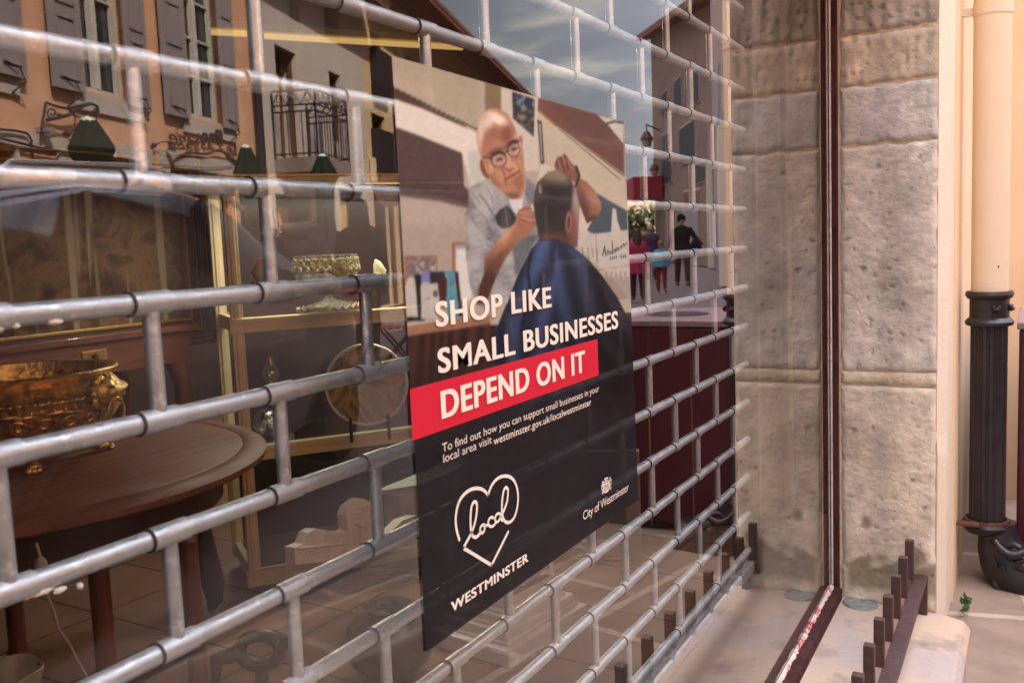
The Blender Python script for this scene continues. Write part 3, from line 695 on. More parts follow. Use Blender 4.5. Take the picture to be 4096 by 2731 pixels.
line(A_([(652, 905), (700, 960), (745, 1040)]), (96, 92, 100), 4, 5); line(A_([(600, 1050), (680, 1160), (720, 1190)]), (104, 98, 106), 5, 6); line(A_([(600, 1250), (690, 1220), (740, 1240)]), (104, 98, 106), 5, 6)
poly(A_([(570, 1100), (600, 1060), (690, 1150), (700, 1230), (600, 1260)]), (170, 166, 168), 14, .7)
poly(A_([(750, 1045), (785, 1000), (830, 975), (865, 1010), (890, 1060), (880, 1110), (800, 1120), (770, 1100)]), (68, 62, 70), 5)
line(A_([(820, 1000), (830, 1100)]), (100, 96, 106), 6, 6)
poly(A_([(838, 935), (930, 932), (925, 990), (900, 1040), (865, 1010)]), (200, 194, 196), 3)
poly(A_([(860, 1180), (1020, 1160), (970, 1260), (900, 1400), (880, 1420)]), (92, 88, 98), 12, .7)
# head
head = [(645, 470), (638, 560), (655, 640), (676, 700), (700, 770), (735, 830), (790, 885), (850, 935), (905, 935), (935, 880), (942, 800), (936, 700), (925, 600), (898, 540), (870, 470), (830, 400), (770, 366), (710, 372), (660, 415)]
ell(A_([(697, 742)])[0], 22, 44, (140, 78, 62), -.3, .2); ell(A_([(908, 590)])[0], 11, 32, (176, 96, 80), .1, .3)
poly(A_(head), (186, 134, 108), 3)
hm = np.clip(.5 - sdf(A_(head)) / 4, 0, 1)
def hb(c, rx, ry, col, rot=0, soft=1.0, a=1.0):
    global img
    old = img.copy(); ell(A_([c])[0], rx * .6377, ry * .6377, col, rot, soft, a); img = old * (1 - hm[..., None]) + img * hm[..., None]
hb((700, 560), 60, 120, (166, 106, 84), 0, 1, .7); hb((825, 530), 42, 60, (146, 84, 70), .2, 1, .9); hb((700, 430), 60, 60, (196, 158, 136), 0, 1, .8)
hb((765, 430), 64, 30, (232, 214, 198), .45, .9, .95); hb((708, 470), 26, 50, (226, 208, 192), .15, .9, .7)
hb((745, 520), 55, 30, (160, 104, 82), .2, 1, .7); hb((655, 560), 18, 110, (206, 184, 160), 0, 1, .6); hb((895, 590), 22, 60, (214, 176, 150), 0, 1, .7)
hb((760, 640), 60, 22, (120, 70, 60), -.4, 1, .8); hb((860, 590), 46, 18, (120, 68, 58), -.5, 1, .8)
hb((740, 830), 60, 40, (150, 92, 70), .6, 1, .7); hb((900, 830), 40, 60, (158, 96, 74), 0, 1, .8); hb((790, 790), 36, 40, (196, 140, 112), 0, 1, .8); hb((888, 740), 30, 40, (204, 150, 124), 0, 1, .8)
for k, (yy_, w2) in enumerate(((520, 60), (545, 66), (572, 58))): line(A_([(735 - w2 * .5, yy_ + 8), (760, yy_), (800 + w2 * .4, yy_ - 12)]), (142, 92, 74), 2.2, 4, .55)
for p_ in ([(735, 705), (748, 740), (752, 790)], [(700, 700), (712, 760)], [(915, 660), (922, 720)], [(760, 742), (790, 752), (812, 742)], [(850, 690), (880, 690), (900, 672)], [(830, 850), (860, 862), (895, 850)], [(820, 905), (832, 940)], [(870, 900), (872, 935)]): line(A_(p_), (134, 82, 68), 2.4, 5, .6)
hb((842, 700), 12, 44, (226, 176, 152), -.3, 1, .7); hb((730, 745), 22, 26, (206, 154, 128), 0, 1, .6); hb((668, 500), 22, 80, (214, 194, 172), .1, 1, .7)
hb((850, 880), 40, 36, (182, 126, 100), 0, 1, .8); hb((850, 920), 70, 26, (128, 76, 60), 0, 1, .8)
poly(A_([(822, 650), (846, 690), (868, 722), (862, 748), (838, 750), (820, 738), (816, 700)]), (206, 148, 124), 8); line(A_([(818, 742), (842, 758), (866, 745)]), (124, 66, 58), 5, 6)
line(A_([(818, 812), (840, 800), (870, 782), (905, 760)]), (104, 54, 50), 5, 4); line(A_([(835, 822), (870, 806), (900, 785)]), (188, 122, 104), 7, 7, .8)
line(A_([(800, 745), (815, 800), (822, 850)]), (128, 76, 62), 5, 8, .8); line(A_([(888, 700), (908, 740), (912, 790)]), (128, 76, 62), 4, 7, .7)
line(A_([(700, 560), (740, 545), (800, 560)]), (148, 96, 78), 3, 5, .6)
for c_, rx, ry in (((777, 690), 47, 46), ((870, 626), 38, 46)):
    d_ = np.hypot((qx - A_([c_])[0][0]) / (rx * .6377), (qy - A_([c_])[0][1]) / (ry * .6377))
    blend(np.clip(1 - d_, 0, .4) * .7, (206, 188, 180)); hb((c_[0] + 4, c_[1] - 4), 24, 10, (88, 52, 50), -.3, .8, .85)
    blend(np.clip(1 - np.abs(d_ - 1) / .10, 0, 1), (44, 42, 54))
line(A_([(735, 660), (780, 640), (815, 655)]), (40, 38, 50), 8, 3); line(A_([(840, 590), (870, 572), (898, 575)]), (40, 38, 50), 8, 3); line(A_([(822, 640), (838, 630)]), (40, 38, 50), 5)
line(A_([(680, 672), (732, 682)]), (52, 50, 62), 6, 3); line(A_([(684, 668), (712, 674)]), (200, 196, 192), 3, 2)
# arms and hands
arm1 = [(690, 1300), (760, 1210), (830, 1130), (880, 1080), (890, 1020), (930, 985), (985, 972), (995, 1000), (960, 1015), (1000, 1020), (1012, 1060), (1010, 1110), (970, 1150), (905, 1200), (830, 1290), (770, 1400), (700, 1580), (640, 1600), (650, 1500), (685, 1400)]
poly(A_(arm1), (164, 112, 88), 4); am = np.clip(.5 - sdf(A_(arm1)) / 4, 0, 1)
def onarm(c, rx, ry, col, rot, a, mk):
    global img
    old = img.copy(); ell(A_([c])[0], rx * .6377, ry * .6377, col, rot, 1.0, a); img = old * (1 - mk[..., None]) + img * mk[..., None]
onarm((700, 1480), 70, 160, (84, 52, 46), .3, .95, am); onarm((800, 1300), 30, 100, (112, 70, 58), .6, .8, am); onarm((810, 1150), 30, 90, (198, 152, 122), .75, .8, am); onarm((940, 1040), 40, 26, (190, 132, 108), .3, .7, am)
for p_ in ([(900, 1030), (950, 1050), (1005, 1052)], [(905, 1062), (960, 1080), (1008, 1085)], [(900, 1005), (955, 995)]): line(A_(p_), (104, 62, 54), 3, 4, .8)
line(A_([(985, 975), (1000, 1005)]), (210, 206, 204), 10, 3); line(A_([(965, 1068), (1005, 1068)]), (190, 170, 160), 4, 3)
line(A_([(985, 955), (992, 978)]), (206, 120, 60), 4, 3)
fore = [(1260, 790), (1330, 830), (1380, 885), (1415, 950), (1422, 1000), (1395, 1050), (1330, 1088), (1310, 1040), (1280, 960), (1250, 860)]
poly(A_(fore), (150, 98, 80), 4); fm_ = np.clip(.5 - sdf(A_(fore)) / 4, 0, 1)
onarm((1300, 980), 36, 110, (104, 62, 54), -.3, .85, fm_); onarm((1370, 920), 30, 80, (176, 126, 104), -.5, .7, fm_); onarm((1350, 1070), 60, 26, (90, 56, 52), -.3, .8, fm_)
hand = [(1125, 715), (1145, 672), (1170, 668), (1188, 652), (1208, 670), (1225, 700), (1262, 740), (1282, 790), (1262, 835), (1238, 822), (1200, 790), (1170, 765), (1130, 745)]
poly(A_(hand), (140, 88, 76), 3)
for p_ in ([(1165, 672), (1178, 720), (1190, 760)], [(1190, 660), (1205, 710), (1210, 750)], [(1140, 690), (1152, 735)]): line(A_(p_), (84, 48, 48), 3.5, 4)
line(A_([(1148, 690), (1160, 740)]), (176, 120, 104), 5, 6, .7); line(A_([(1178, 668), (1192, 715)]), (180, 124, 108), 5, 6, .7); line(A_([(1206, 690), (1240, 750)]), (172, 118, 100), 8, 10, .7)
line(A_([(1262, 732), (1282, 790), (1262, 850)]), (52, 44, 52), 9, 3)
poly(A_([(1020, 830), (1000, 900), (995, 980), (1010, 1080), (1030, 1190), (1140, 1185), (1225, 1235), (1268, 1235), (1276, 1100), (1282, 960), (1262, 870), (1215, 795), (1150, 752), (1085, 768)]), (64, 54, 54), 6)
hm = np.clip(.5 - sdf(A_([(1020, 830), (1000, 900), (995, 980), (1010, 1080), (1030, 1190), (1140, 1185), (1225, 1235), (1268, 1235), (1276, 1100), (1282, 960), (1262, 870), (1215, 795), (1150, 752), (1085, 768)])) / 6, 0, 1)
hb((1130, 790), 100, 56, (150, 128, 108), .15, 1, .9); hb((1030, 900), 30, 90, (112, 92, 72), 0, 1, .8); hb((1110, 960), 90, 120, (52, 44, 48), 0, .9, .8)
hb((1262, 1000), 26, 190, (176, 150, 142), 0, .8, .85); hb((1240, 1130), 34, 120, (136, 84, 76), 0, .8, .9); hb((1110, 1190), 100, 42, (112, 66, 58), 0, .9, .9)
ell(A_([(1214, 1080)])[0], 13, 44, (152, 100, 92), .05, .25); ell(A_([(1214, 1085)])[0], 5, 28, (96, 56, 56), .05, .4)
line(A_([(1030, 1195), (1140, 1188), (1240, 1240)]), (52, 58, 82), 7, 4)
# lower part sinks into near-black
dk = np.clip((qy - 1560 + (qx - 1650) * .1) / 240, 0, 1) * .92
blend(dk * (qy > 1300), (47, 39, 45))
blend(np.clip(n1, 0, 1) * dk * .25, (62, 52, 54))
for _ in range(1):                                      # a touch of softness, as a printed photograph has
    img = (img + np.roll(img, 1, 0) + np.roll(img, -1, 0) + np.roll(img, 1, 1) + np.roll(img, -1, 1)) / 5
lum = img.mean(-1, keepdims=True); img = lum + (img - lum) * .86                                  # muted inks
img = 128 + (img - 128) * 1.08 - 2; img = img * np.array([.965, 1.0, .99])
img = 255 * np.clip(img / 255, 0, 1) ** np.array([1.10, 1.03, 1.03])
img *= (1 + .012 * n2 + .010 * n3)[..., None]
img += (n3 * 1.2 + np.random.RandomState(3).randn(*qx.shape) * 1.2)[..., None]
img = np.clip(img, 8, 245) / 255
linc = np.where(img <= .04045, img / 12.92, ((img + .055) / 1.055) ** 2.4) * PRINT_GAIN if 'PRINT_GAIN' in globals() else 1.04 * np.where(img <= .04045, img / 12.92, ((img + .055) / 1.055) ** 2.4)
V = P3.reshape(-1, 3)
F = []
for i in range(NV - 1):
    for j in range(NU - 1):
        a = i * NU + j; F.append((a, a + 1, a + NU + 1, a + NU))
pm_ = MB(); pm_.add(V, F)
def print_mat(name, col=None, see=.07, rough=.35):
    m = bpy.data.materials.new(name); m.use_nodes = True; nt = m.node_tree; b = nt.nodes['Principled BSDF']; out = nt.nodes['Material Output']
    b.inputs['Roughness'].default_value = rough; b.inputs['Specular IOR Level'].default_value = .06
    if col is None:
        a = nt.nodes.new('ShaderNodeVertexColor'); a.layer_name = 'print'; nt.links.new(a.outputs[0], b.inputs['Base Color'])
    else: b.inputs['Base Color'].default_value = (*col, 1)
    if see:
        t_ = nt.nodes.new('ShaderNodeBsdfTransparent'); mx = nt.nodes.new('ShaderNodeMixShader'); mx.inputs[0].default_value = see
        nt.links.new(b.outputs[0], mx.inputs[1]); nt.links.new(t_.outputs[0], mx.inputs[2]); nt.links.new(mx.outputs[0], out.inputs[0])
    return m
sheet = pm_.build('printed_photo', print_mat('poster_print'), pos_root)
ca_ = sheet.data.color_attributes.new('print', 'FLOAT_COLOR', 'POINT')
ca_.data.foreach_set('color', np.concatenate([linc.reshape(-1, 3), np.ones((len(V), 1))], 1).astype(np.float32).ravel())
M_redp = print_mat('banner_red', lin((200, 42, 62)), .03)
M_whitep = print_mat('white_ink', lin((232, 226, 214)), 0)
bq = [onY(px, py, PYP - .0006) for px, py in ((1639.5, 1551), (2389.8, 1359.2), (2396.5, 1501.5), (1650, 1759))]
zt, zb_ = (bq[0][2] + bq[1][2]) / 2, (bq[2][2] + bq[3][2]) / 2
MB().add([(bq[0][0], PYP - .0006, zt), (bq[1][0], PYP - .0006, zt), (bq[1][0], PYP - .0006, zb_), (bq[3][0], PYP - .0006, zb_)], [(0, 3, 2, 1)]).build('red_banner', M_redp, pos_root)

def lettering(name, body, x0, x1, zbase, cap, y, parent, m, bold=0.0, shear=0, space=1.0, thick=0, flip=False):
    """one line of type set between x0 and x1 with capitals of height cap; made a mesh"""
    cu = bpy.data.curves.new(name, 'FONT'); cu.body = body; cu.size = 1; cu.offset = bold; cu.space_character = space; cu.resolution_u = 6; cu.shear = shear
    cu.extrude = 0
    o = bpy.data.objects.new(name + '_tmp', cu); COL.objects.link(o)
    bpy.context.view_layer.update()
    me = bpy.data.meshes.new_from_object(o.evaluated_get(bpy.context.evaluated_depsgraph_get()))
    bpy.data.objects.remove(o); bpy.data.curves.remove(cu)
    c = np.array([v.co[:] for v in me.vertices]); fc = [tuple(p.vertices) for p in me.polygons]
    bpy.data.meshes.remove(me)
    w0, w1 = c[:, 0].min(), c[:, 0].max()
    X = x0 + (c[:, 0] - w0) / (w1 - w0) * (x1 - x0); Z = zbase + c[:, 1] / .66 * cap
    if thick:
        pass
    return X, Z, fc
def letter_obj(name, body, p0, p1, captop, y=None, parent=None, m=None, bold=0.0, shear=0, space=1.0):
    y = PYP - .0012 if y is None else y
    a, b, t_ = onY(*p0, y), onY(*p1, y), onY(*captop, y)
    zb2 = (a[2] + b[2]) / 2
    X, Z, fc = lettering(name, body, a[0], b[0], zb2, t_[2] - a[2], y, parent, m, bold, shear, space)
    mb = MB(); mb.add([(x, y, z) for x, z in zip(X, Z)], fc)
    if bold > .015:                                    # heavier strokes: the same outlines set twice more, a hair to each side
        for q, dx in enumerate((-.045 * (t_[2] - a[2]), .045 * (t_[2] - a[2]))): mb.add([(x + dx, y - .00004 * (q + 1), z) for x, z in zip(X, Z)], fc)
    return mb.build(name, m or M_whitep, parent or pos_root)
B = .0155
letter_obj('headline', 'SHOP LIKE', (1746, 1297), (2205, 1234), (1746, 1204), bold=B, space=1.10)
letter_obj('headline', 'SMALL BUSINESSES', (1755, 1477), (2472, 1321), (1755, 1385), bold=B, space=1.10)
letter_obj('headline', 'DEPEND ON IT', (1769, 1666), (2340, 1489), (1769, 1562), y=PYP - .0016, bold=B, space=1.10)
letter_obj('small_print', 'To find out how you can support small businesses in your', (1769, 1795), (2397, 1574), (1769, 1762), bold=-.004)
letter_obj('small_print', 'local area visit', (1774, 1843), (1967, 1778), (1774, 1810), bold=-.004)
letter_obj('small_print', 'westminster.gov.uk/localwestminster', (1975, 1775), (2365, 1622), (1975, 1745), bold=.004, space=1.06)
letter_obj('heart_caption', 'WESTMINSTER', (1806, 2446), (2113, 2244), (1806, 2408), bold=.018, space=1.1)
letter_obj('council_name', 'City of Westminster', (2333, 2077), (2515, 1963), (2333, 2043), bold=-.002, space=.95)
def stroke(mb, pts, w, y, sm=4):
    P = np.array(pts, float)
    for _ in range(sm - 2):                             # Chaikin smoothing
        Q = [P[0]]
        for i in range(len(P) - 1): Q += [.75 * P[i] + .25 * P[i + 1], .25 * P[i] + .75 * P[i + 1]]
        Q.append(P[-1]); P = np.array(Q)
    W3 = np.array([onY(a, b, y)[[0, 2]] for a, b in P]); V, F = [], []
    for i, p in enumerate(W3):
        t_ = W3[min(i + 1, len(W3) - 1)] - W3[max(i - 1, 0)]; t_ /= max(1e-9, np.hypot(*t_)); n_ = np.array([-t_[1], t_[0]]) * w / 2
        V += [(p[0] + n_[0], y, p[1] + n_[1]), (p[0] - n_[0], y, p[1] - n_[1])]
    for i in range(len(W3) - 1): F.append((2 * i, 2 * i + 1, 2 * i + 3, 2 * i + 2))
    for p in (W3[0], W3[-1]):
        o = len(V); V += [(p[0] + w / 2 * math.cos(a), y - .00002, p[1] + w / 2 * math.sin(a)) for a in np.linspace(0, 2 * PI, 10, False)]; F.append(tuple(range(o, o + 10)))
    mb.add(V, F)
hl = MB(); yl = PYP - .0012; w_ = .0040
stroke(hl, D_([(465, 700), (447, 640), (436, 570), (438, 500), (455, 420), (490, 355), (540, 312), (590, 296), (640, 302), (672, 325), (690, 355)]), w_, yl)
stroke(hl, D_([(690, 355), (702, 310), (730, 255), (770, 215), (815, 200), (860, 205), (895, 235), (918, 290), (928, 360), (922, 440), (905, 510), (880, 552), (848, 570), (818, 556), (802, 515), (798, 450), (803, 370), (815, 305), (832, 288), (848, 305), (846, 360), (838, 410), (822, 455), (806, 490)]), w_, yl)
stroke(hl, D_([(788, 500), (770, 492), (752, 508), (744, 536), (750, 562), (768, 562), (784, 535), (790, 500), (790, 535), (800, 552), (808, 545)]), w_ * .85, yl)
stroke(hl, D_([(748, 572), (735, 590), (715, 600), (697, 590), (690, 568), (695, 545), (708, 528), (724, 522), (732, 532)]), w_ * .85, yl)
stroke(hl, D_([(693, 580), (675, 592), (655, 580), (637, 592), (626, 618), (630, 645), (646, 650), (660, 632), (666, 606), (655, 582)]), w_ * .85, yl)
stroke(hl, D_([(634, 640), (612, 672), (588, 684), (566, 668), (555, 620), (552, 540), (558, 450), (572, 410), (590, 400), (605, 420), (602, 490), (588, 570), (560, 650), (530, 705), (496, 765)]), w_, yl)
stroke(hl, D_([(496, 765), (718, 900)]), w_, yl, 2); stroke(hl, D_([(718, 900), (848, 640)]), w_, yl, 2)
hl.build('heart_logo', M_whitep, pos_root)
cr = MB()
def E_(pts): return [(2300 + x * .1913, 1850 + y * .1913) for x, y in pts]
for p_ in ([(620, 560), (610, 470), (612, 400), (640, 390), (700, 370), (712, 400), (705, 470), (690, 530), (660, 560)],):
    stroke(cr, E_(p_ + [p_[0]]), .0016, yl, 2)
stroke(cr, E_([(660, 400), (662, 545)]), .0022, yl, 2); stroke(cr, E_([(618, 445), (706, 418)]), .0026, yl, 2); stroke(cr, E_([(635, 470), (640, 530)]), .002, yl, 2); stroke(cr, E_([(688, 455), (684, 520)]), .002, yl, 2)
stroke(cr, E_([(570, 640), (620, 600), (640, 615), (700, 570), (705, 540), (750, 530)]), .0030, yl, 2)
stroke(cr, E_([(575, 430), (590, 470), (610, 510), (585, 570), (590, 610), (572, 640)]), .0040, yl, 3); stroke(cr, E_([(570, 480), (600, 500)]), .0030, yl, 2); stroke(cr, E_([(578, 405), (592, 415)]), .0045, yl, 2); stroke(cr, E_([(548, 470), (562, 500), (556, 550), (575, 580)]), .0014, yl, 3)
stroke(cr, E_([(735, 320), (725, 380), (705, 430), (735, 480), (725, 520), (752, 530)]), .0040, yl, 3); stroke(cr, E_([(700, 390), (740, 370)]), .0030, yl, 2); stroke(cr, E_([(728, 320), (740, 345)]), .0045, yl, 2); stroke(cr, E_([(762, 345), (748, 380), (760, 430), (742, 450)]), .0014, yl, 3)
stroke(cr, E_([(630, 385), (640, 350), (655, 375), (665, 345), (678, 370), (690, 335)]), .0022, yl, 2); stroke(cr, E_([(620, 340), (650, 325), (680, 315)]), .0022, yl, 2); stroke(cr, E_([(625, 375), (690, 355)]), .002, yl, 2)
cr.build('crest', M_whitep, pos_root)
# =================================================================== inside the shop
M_oak = wood('dark_wood', (.045, .020, .016), (.10, .045, .032), .38, 0, 2.6)
M_tabletop = wood('table_wood', (.12, .045, .032), (.28, .12, .08), .52, 0, 2.2, 0)
M_red_oak = wood('red_wood', (.11, .035, .024), (.21, .075, .045), .4, 0, 2.4)
M_leg = wood('leg_wood', (.13, .04, .025), (.24, .085, .05), .35, 2, 3)
M_cream = mat('cream_enamel', (.70, .60, .38), .5, 0, .4, (.62, .52, .32), 12)
M_brassd = mat('aged_brass', (.95, .64, .22), .30, .85, .5, (.20, .11, .045), 26, .5, 90, 8, (1, 1, 1), .38, .68)
M_gold = mat('gilt', (.55, .34, .10), .4, .7, .5, (.35, .2, .07), 60)
M_marble = mat('marble', (.85, .80, .74), .4, 0, .5, (.64, .60, .57), 5, .05, 40, 9, (1, 1, 3), .3, .75)
M_marble_red = mat('red_marble', (.22, .12, .11), .4, 0, .5, (.32, .22, .20), 8, 0, 40, 9, (1, 1, 2), .35, .7, (.6, .52, .48), 14, .62, .66)
M_plastered = mat('white_stone', (.80, .76, .70), .85, 0, .2, (.66, .62, .56), 14, .3, 90)

# ---- round table
TC = (1.40, 1.72); TR_ = .65; TZ = .75
tb = thing('round_table', 'round dark wooden table with turned legs at the left', 'table', (TC[0], TC[1], 0))
MB().lathe([(.0001, TZ), (TR_ - .07, TZ), (TR_ - .062, TZ - .003), (TR_ - .055, TZ - .0005), (TR_ - .016, TZ - .002), (TR_, TZ - .012), (TR_ - .002, TZ - .026), (TR_ - .018, TZ - .036), (TR_ - .05, TZ - .040), (.0001, TZ - .04)], (*TC, 0), 120).build('tabletop', M_tabletop, tb, smooth=True)
MB().lathe([(TR_ - .12, TZ - .04), (TR_ - .12, TZ - .13), (TR_ - .145, TZ - .13), (TR_ - .145, TZ - .04)], (*TC, 0), 64).build('apron', M_oak, tb, smooth=True)
def turned(r=.026):
    return [(r * 1.15, .62), (r * 1.15, .60), (r * .9, .585), (r * 1.35, .565), (r * 1.35, .55), (r * .9, .535), (r * 1.2, .52), (r * .95, .505), (r * .95, .30), (r * 1.0, .12), (r * 1.3, .10), (r * .9, .085), (r * .8, .03), (r * 1.1, .015), (r * .7, 0)]
l1 = onY(770, 2400, 1.36); l2 = onY(408, 2450, 1.42)
for (lx, ly) in ((l1[0], 1.36), (l2[0], 1.42), (1.62, 2.08), (1.20, 2.12)):
    mb = MB().lathe(turned(), (lx, ly, 0), 24); mb.box(lx - .03, lx + .03, ly - .03, ly + .03, .62, TZ - .04); mb.build('leg', M_leg, tb, smooth=True, angle=30)
MB().box(l2[0] + .02, l1[0] - .02, 1.37, 1.41, .20, .235).build('stretcher', M_oak, tb)

# ---- brass jardiniere
jc = at(85, 1500, 2.38); JX, JY = jc[0], jc[1]; J0 = TZ
jd = thing('brass_planter', 'ornate embossed brass planter with lion handles on round table', 'planter', (JX, JY, J0))
prof = [(.13, .060), (.165, .075), (.205, .105), (.235, .145), (.243, .165), (.246, .170), (.243, .176), (.236, .180), (.228, .186), (.220, .196), (.212, .203), (.205, .208), (.208, .214), (.224, .222), (.228, .228), (.224, .232), (.204, .230), (.196, .2), (.19, .15), (.1, .09), (.0001, .085)]
def emboss(a, z):
    z -= J0 if z > .5 else 0
    k = 0
    if .075 < z < .16: k = .012 * (math.sin(a * 14 + 6 * math.sin(z * 90)) * math.sin(z * 140) + .5 * math.sin(a * 40) * math.sin(z * 220))
    elif .165 <= z <= .178: k = .010 * (1 if math.sin(a * 90) > 0 else -.6)
    elif .186 <= z <= .205: k = .006 * math.sin(a * 36)
    return 1 + k
fine = []
for i in range(len(prof) - 1):
    a, b = prof[i], prof[i + 1]; n_ = max(1, int(math.hypot(b[0] - a[0], b[1] - a[1]) / .0045))
    fine += [(a[0] + (b[0] - a[0]) * t / n_, a[1] + (b[1] - a[1]) * t / n_) for t in range(n_)]
fine.append(prof[-1])
MB().lathe(fine, (JX, JY, J0), 240, mod=emboss).build('body', M_brassd, jd, smooth=True)
bd = MB()
for k in range(72):
    a = 2 * PI * k / 72; bd.blob((JX + .217 * math.cos(a), JY + .217 * math.sin(a), J0 + .229), .0045, 6)
bd.build('rim_beading', M_brassd, jd, smooth=True); bd = MB()
for k in range(60):
    a = 2 * PI * k / 60; bd.blob((JX + .238 * math.cos(a), JY + .238 * math.sin(a), J0 + .152), .004, 6)
bd.build('belly_beading', M_brassd, jd, smooth=True); bd = MB()
for k in range(12):                                    # scroll work round the belly
    a0 = 2 * PI * k / 12
    for s_ in (-1, 1):
        pts = []
        for i in range(26):
            t = i / 25; r = .028 * (1 - t * .85); th = t * 3.6 * PI * s_ + (PI if s_ > 0 else 0)
            aa = a0 + s_ * .13 + r * math.cos(th) / .22; z_ = .118 + r * math.sin(th) * .8
            R_ = np.interp(z_, [.075, .105, .145, .165], [.168, .206, .236, .244]) + .003
            pts.append((JX + R_ * math.cos(aa), JY + R_ * math.sin(aa), J0 + z_))
        bd.tube(pts, .0034, 6)
bd.build('scroll_work', M_brassd, jd, smooth=True)
ang0 = math.atan2(*(np.array(at(470, 1570, 2.3)) - np.array([JX, JY, 0]))[[1, 0]])
for a in (ang0, ang0 + PI):
    u = Vector((math.cos(a), math.sin(a), 0)); c = Vector((JX, JY, J0 + .175)) + u * .245
    h = MB(); h.blob(c, .036, 14, (1, 1, 1.1), .05, 3); h.blob(c + u * .024 + Vector((0, 0, .004)), .022, 12, (1, 1, .8)); h.blob(c + u * .02 + Vector((0, 0, -.016)), .018, 10)
    for k in range(14):
        t = 2 * PI * k / 14; w = u.cross(Vector((0, 0, 1)))
        h.blob(c + (w * math.cos(t) + Vector((0, 0, 1)) * math.sin(t)) * .036, .013, 8, rough=.1, seed=k)
    hd = h.build('lion_handle', M_brassd, jd, smooth=True)
    w = u.cross(Vector((0, 0, 1)))
    MB().tube([c + u * .036 + w * (.028 * math.cos(t)) + Vector((0, 0, -.045 + .034 * math.sin(t))) for t in np.linspace(0, 2 * PI, 28, False)], .0035, 8, closed=True).build('ring', M_brassd, hd, smooth=True)
for k in range(4):
    a = ang0 - .75 + k * PI / 2; u = Vector((math.cos(a), math.sin(a), 0)); w = Vector((-u.y, u.x, 0)); b0 = Vector((JX, JY, J0)) + u * .15
    f = MB(); f.tube([b0 + Vector((0, 0, .075)), b0 + u * .02 + Vector((0, 0, .05)), b0 + u * .012 + Vector((0, 0, .02))], [.022, .016, .014], 12)
    f.blob(b0 + u * .022 + Vector((0, 0, .013)), .017, 12, (1.2, 1, .75))
    for q in (-1, 0, 1): f.blob(b0 + u * .046 + w * q * .011 + Vector((0, 0, .008)), .009, 8)
    f.build('paw_foot', M_brassd, jd, smooth=True)

# ---- sideboard with a drawer, framed picture standing on it
YD = 2.42
zt_ = onY(400, 1338, YD)[2]; zb_ = onY(440, 1491, YD)[2]; xr = onY(770, 1440, YD)[0]
sbd = thing('sideboard', 'reddish wooden sideboard with brass lock plate behind planter', 'sideboard', (xr - .9, YD + .2, 0))
MB().box(xr - 2.2, xr + .03, YD - .02, YD + .5, zt_ - .025, zt_).build('top', M_red_oak, sbd, bevel=.003)
MB().box(xr - 2.17, xr, YD, YD + .45, zb_, zt_ - .025).build('drawer', M_red_oak, sbd, bevel=.002)
lp_ = [onY(px, py, YD - .003) for px, py in ((328, 1408), (432, 1450))]
MB().box(lp_[0][0], lp_[1][0], YD - .004, YD + .002, lp_[1][2], lp_[0][2]).build('lock_plate', M_gold, sbd, bevel=.001)
kc = onY(382, 1428, YD - .01); MB().blob(kc, .013, 14).build('knob', M_iron, sbd, smooth=True)
for x_ in (xr - .05, xr - 2.1):
    for y_ in (YD + .03, YD + .4):
        MB().tube([(x_ - .02, y_, zb_ + .01), (x_ + .012, y_ - .01, zb_ - .10), (x_ + .006, y_, zb_ * .5), (x_ - .01, y_, .06), (x_ + .015, y_ - .02, 0)], [.04, .036, .022, .016, .022], 12).build('leg', M_red_oak, sbd, smooth=True)

def paint_mat(name, kind):
    """an old painting: pale birch stems over a brown autumn wood, or a landscape with a mill"""
    m = bpy.data.materials.new(name); m.use_nodes = True; nt = m.node_tree; b = nt.nodes['Principled BSDF']
    N, L = nt.nodes.new, nt.links.new; b.inputs['Roughness'].default_value = .6; b.inputs['Specular IOR Level'].default_value = .15
    t = N('ShaderNodeTexCoord')
    def ramp(src, stops):
        r = N('ShaderNodeValToRGB'); es = r.color_ramp.elements
        while len(es) < len(stops): es.new(.5)
        for e_, (p, c) in zip(es, stops): e_.position = p; e_.color = (*c, 1)
        L(src, r.inputs[0]); return r.outputs[0]
    n = N('ShaderNodeTexNoise'); n.inputs['Scale'].default_value = 9; n.inputs['Detail'].default_value = 9; n.inputs['Distortion'].default_value = .6; L(t.outputs['Object'], n.inputs['Vector'])
    base = ramp(n.outputs['Fac'], [(.3, (.035, .022, .018)), (.45, (.10, .055, .035)), (.55, (.20, .12, .06)), (.7, (.07, .06, .035))] if kind == 'wood' else
                [(.25, (.06, .05, .04)), (.40, (.22, .12, .05)), (.47, (.42, .30, .10)), (.54, (.12, .16, .10)), (.60, (.34, .34, .32)), (.75, (.40, .25, .16))])
    if kind == 'wood':
        mp_ = N('ShaderNodeMapping'); mp_.inputs['Scale'].default_value = (17, 1, .9); L(t.outputs['Object'], mp_.inputs[0])
        n2_ = N('ShaderNodeTexNoise'); n2_.inputs['Scale'].default_value = 1; n2_.inputs['Detail'].default_value = 2; n2_.inputs['Distortion'].default_value = .4; L(mp_.outputs[0], n2_.inputs['Vector'])
        r2 = N('ShaderNodeMapRange'); r2.inputs[1].default_value = .60; r2.inputs[2].default_value = .66; L(n2_.outputs['Fac'], r2.inputs[0])
        x = N('ShaderNodeMixRGB'); L(r2.outputs[0], x.inputs[0]); L(base, x.inputs[1]); x.inputs[2].default_value = (.34, .29, .21, 1); base = x.outputs[0]
    L(base, b.inputs['Base Color']); return m
xi = onY(768, 1268, YD + .02)[0]; zi = onY(768, 1268, YD + .02)[2]; xo = onY(862, 1335, YD + .02)[0]; zo = zt_ + .002
zto = onY(800, 620, YD + .02)[2]
wdt = xo - xi; L0 = xi - 1.25
pf = thing('framed_painting', 'large old woodland painting in dark gilt frame at the left', 'painting', (xi - .6, YD + .06, zo))
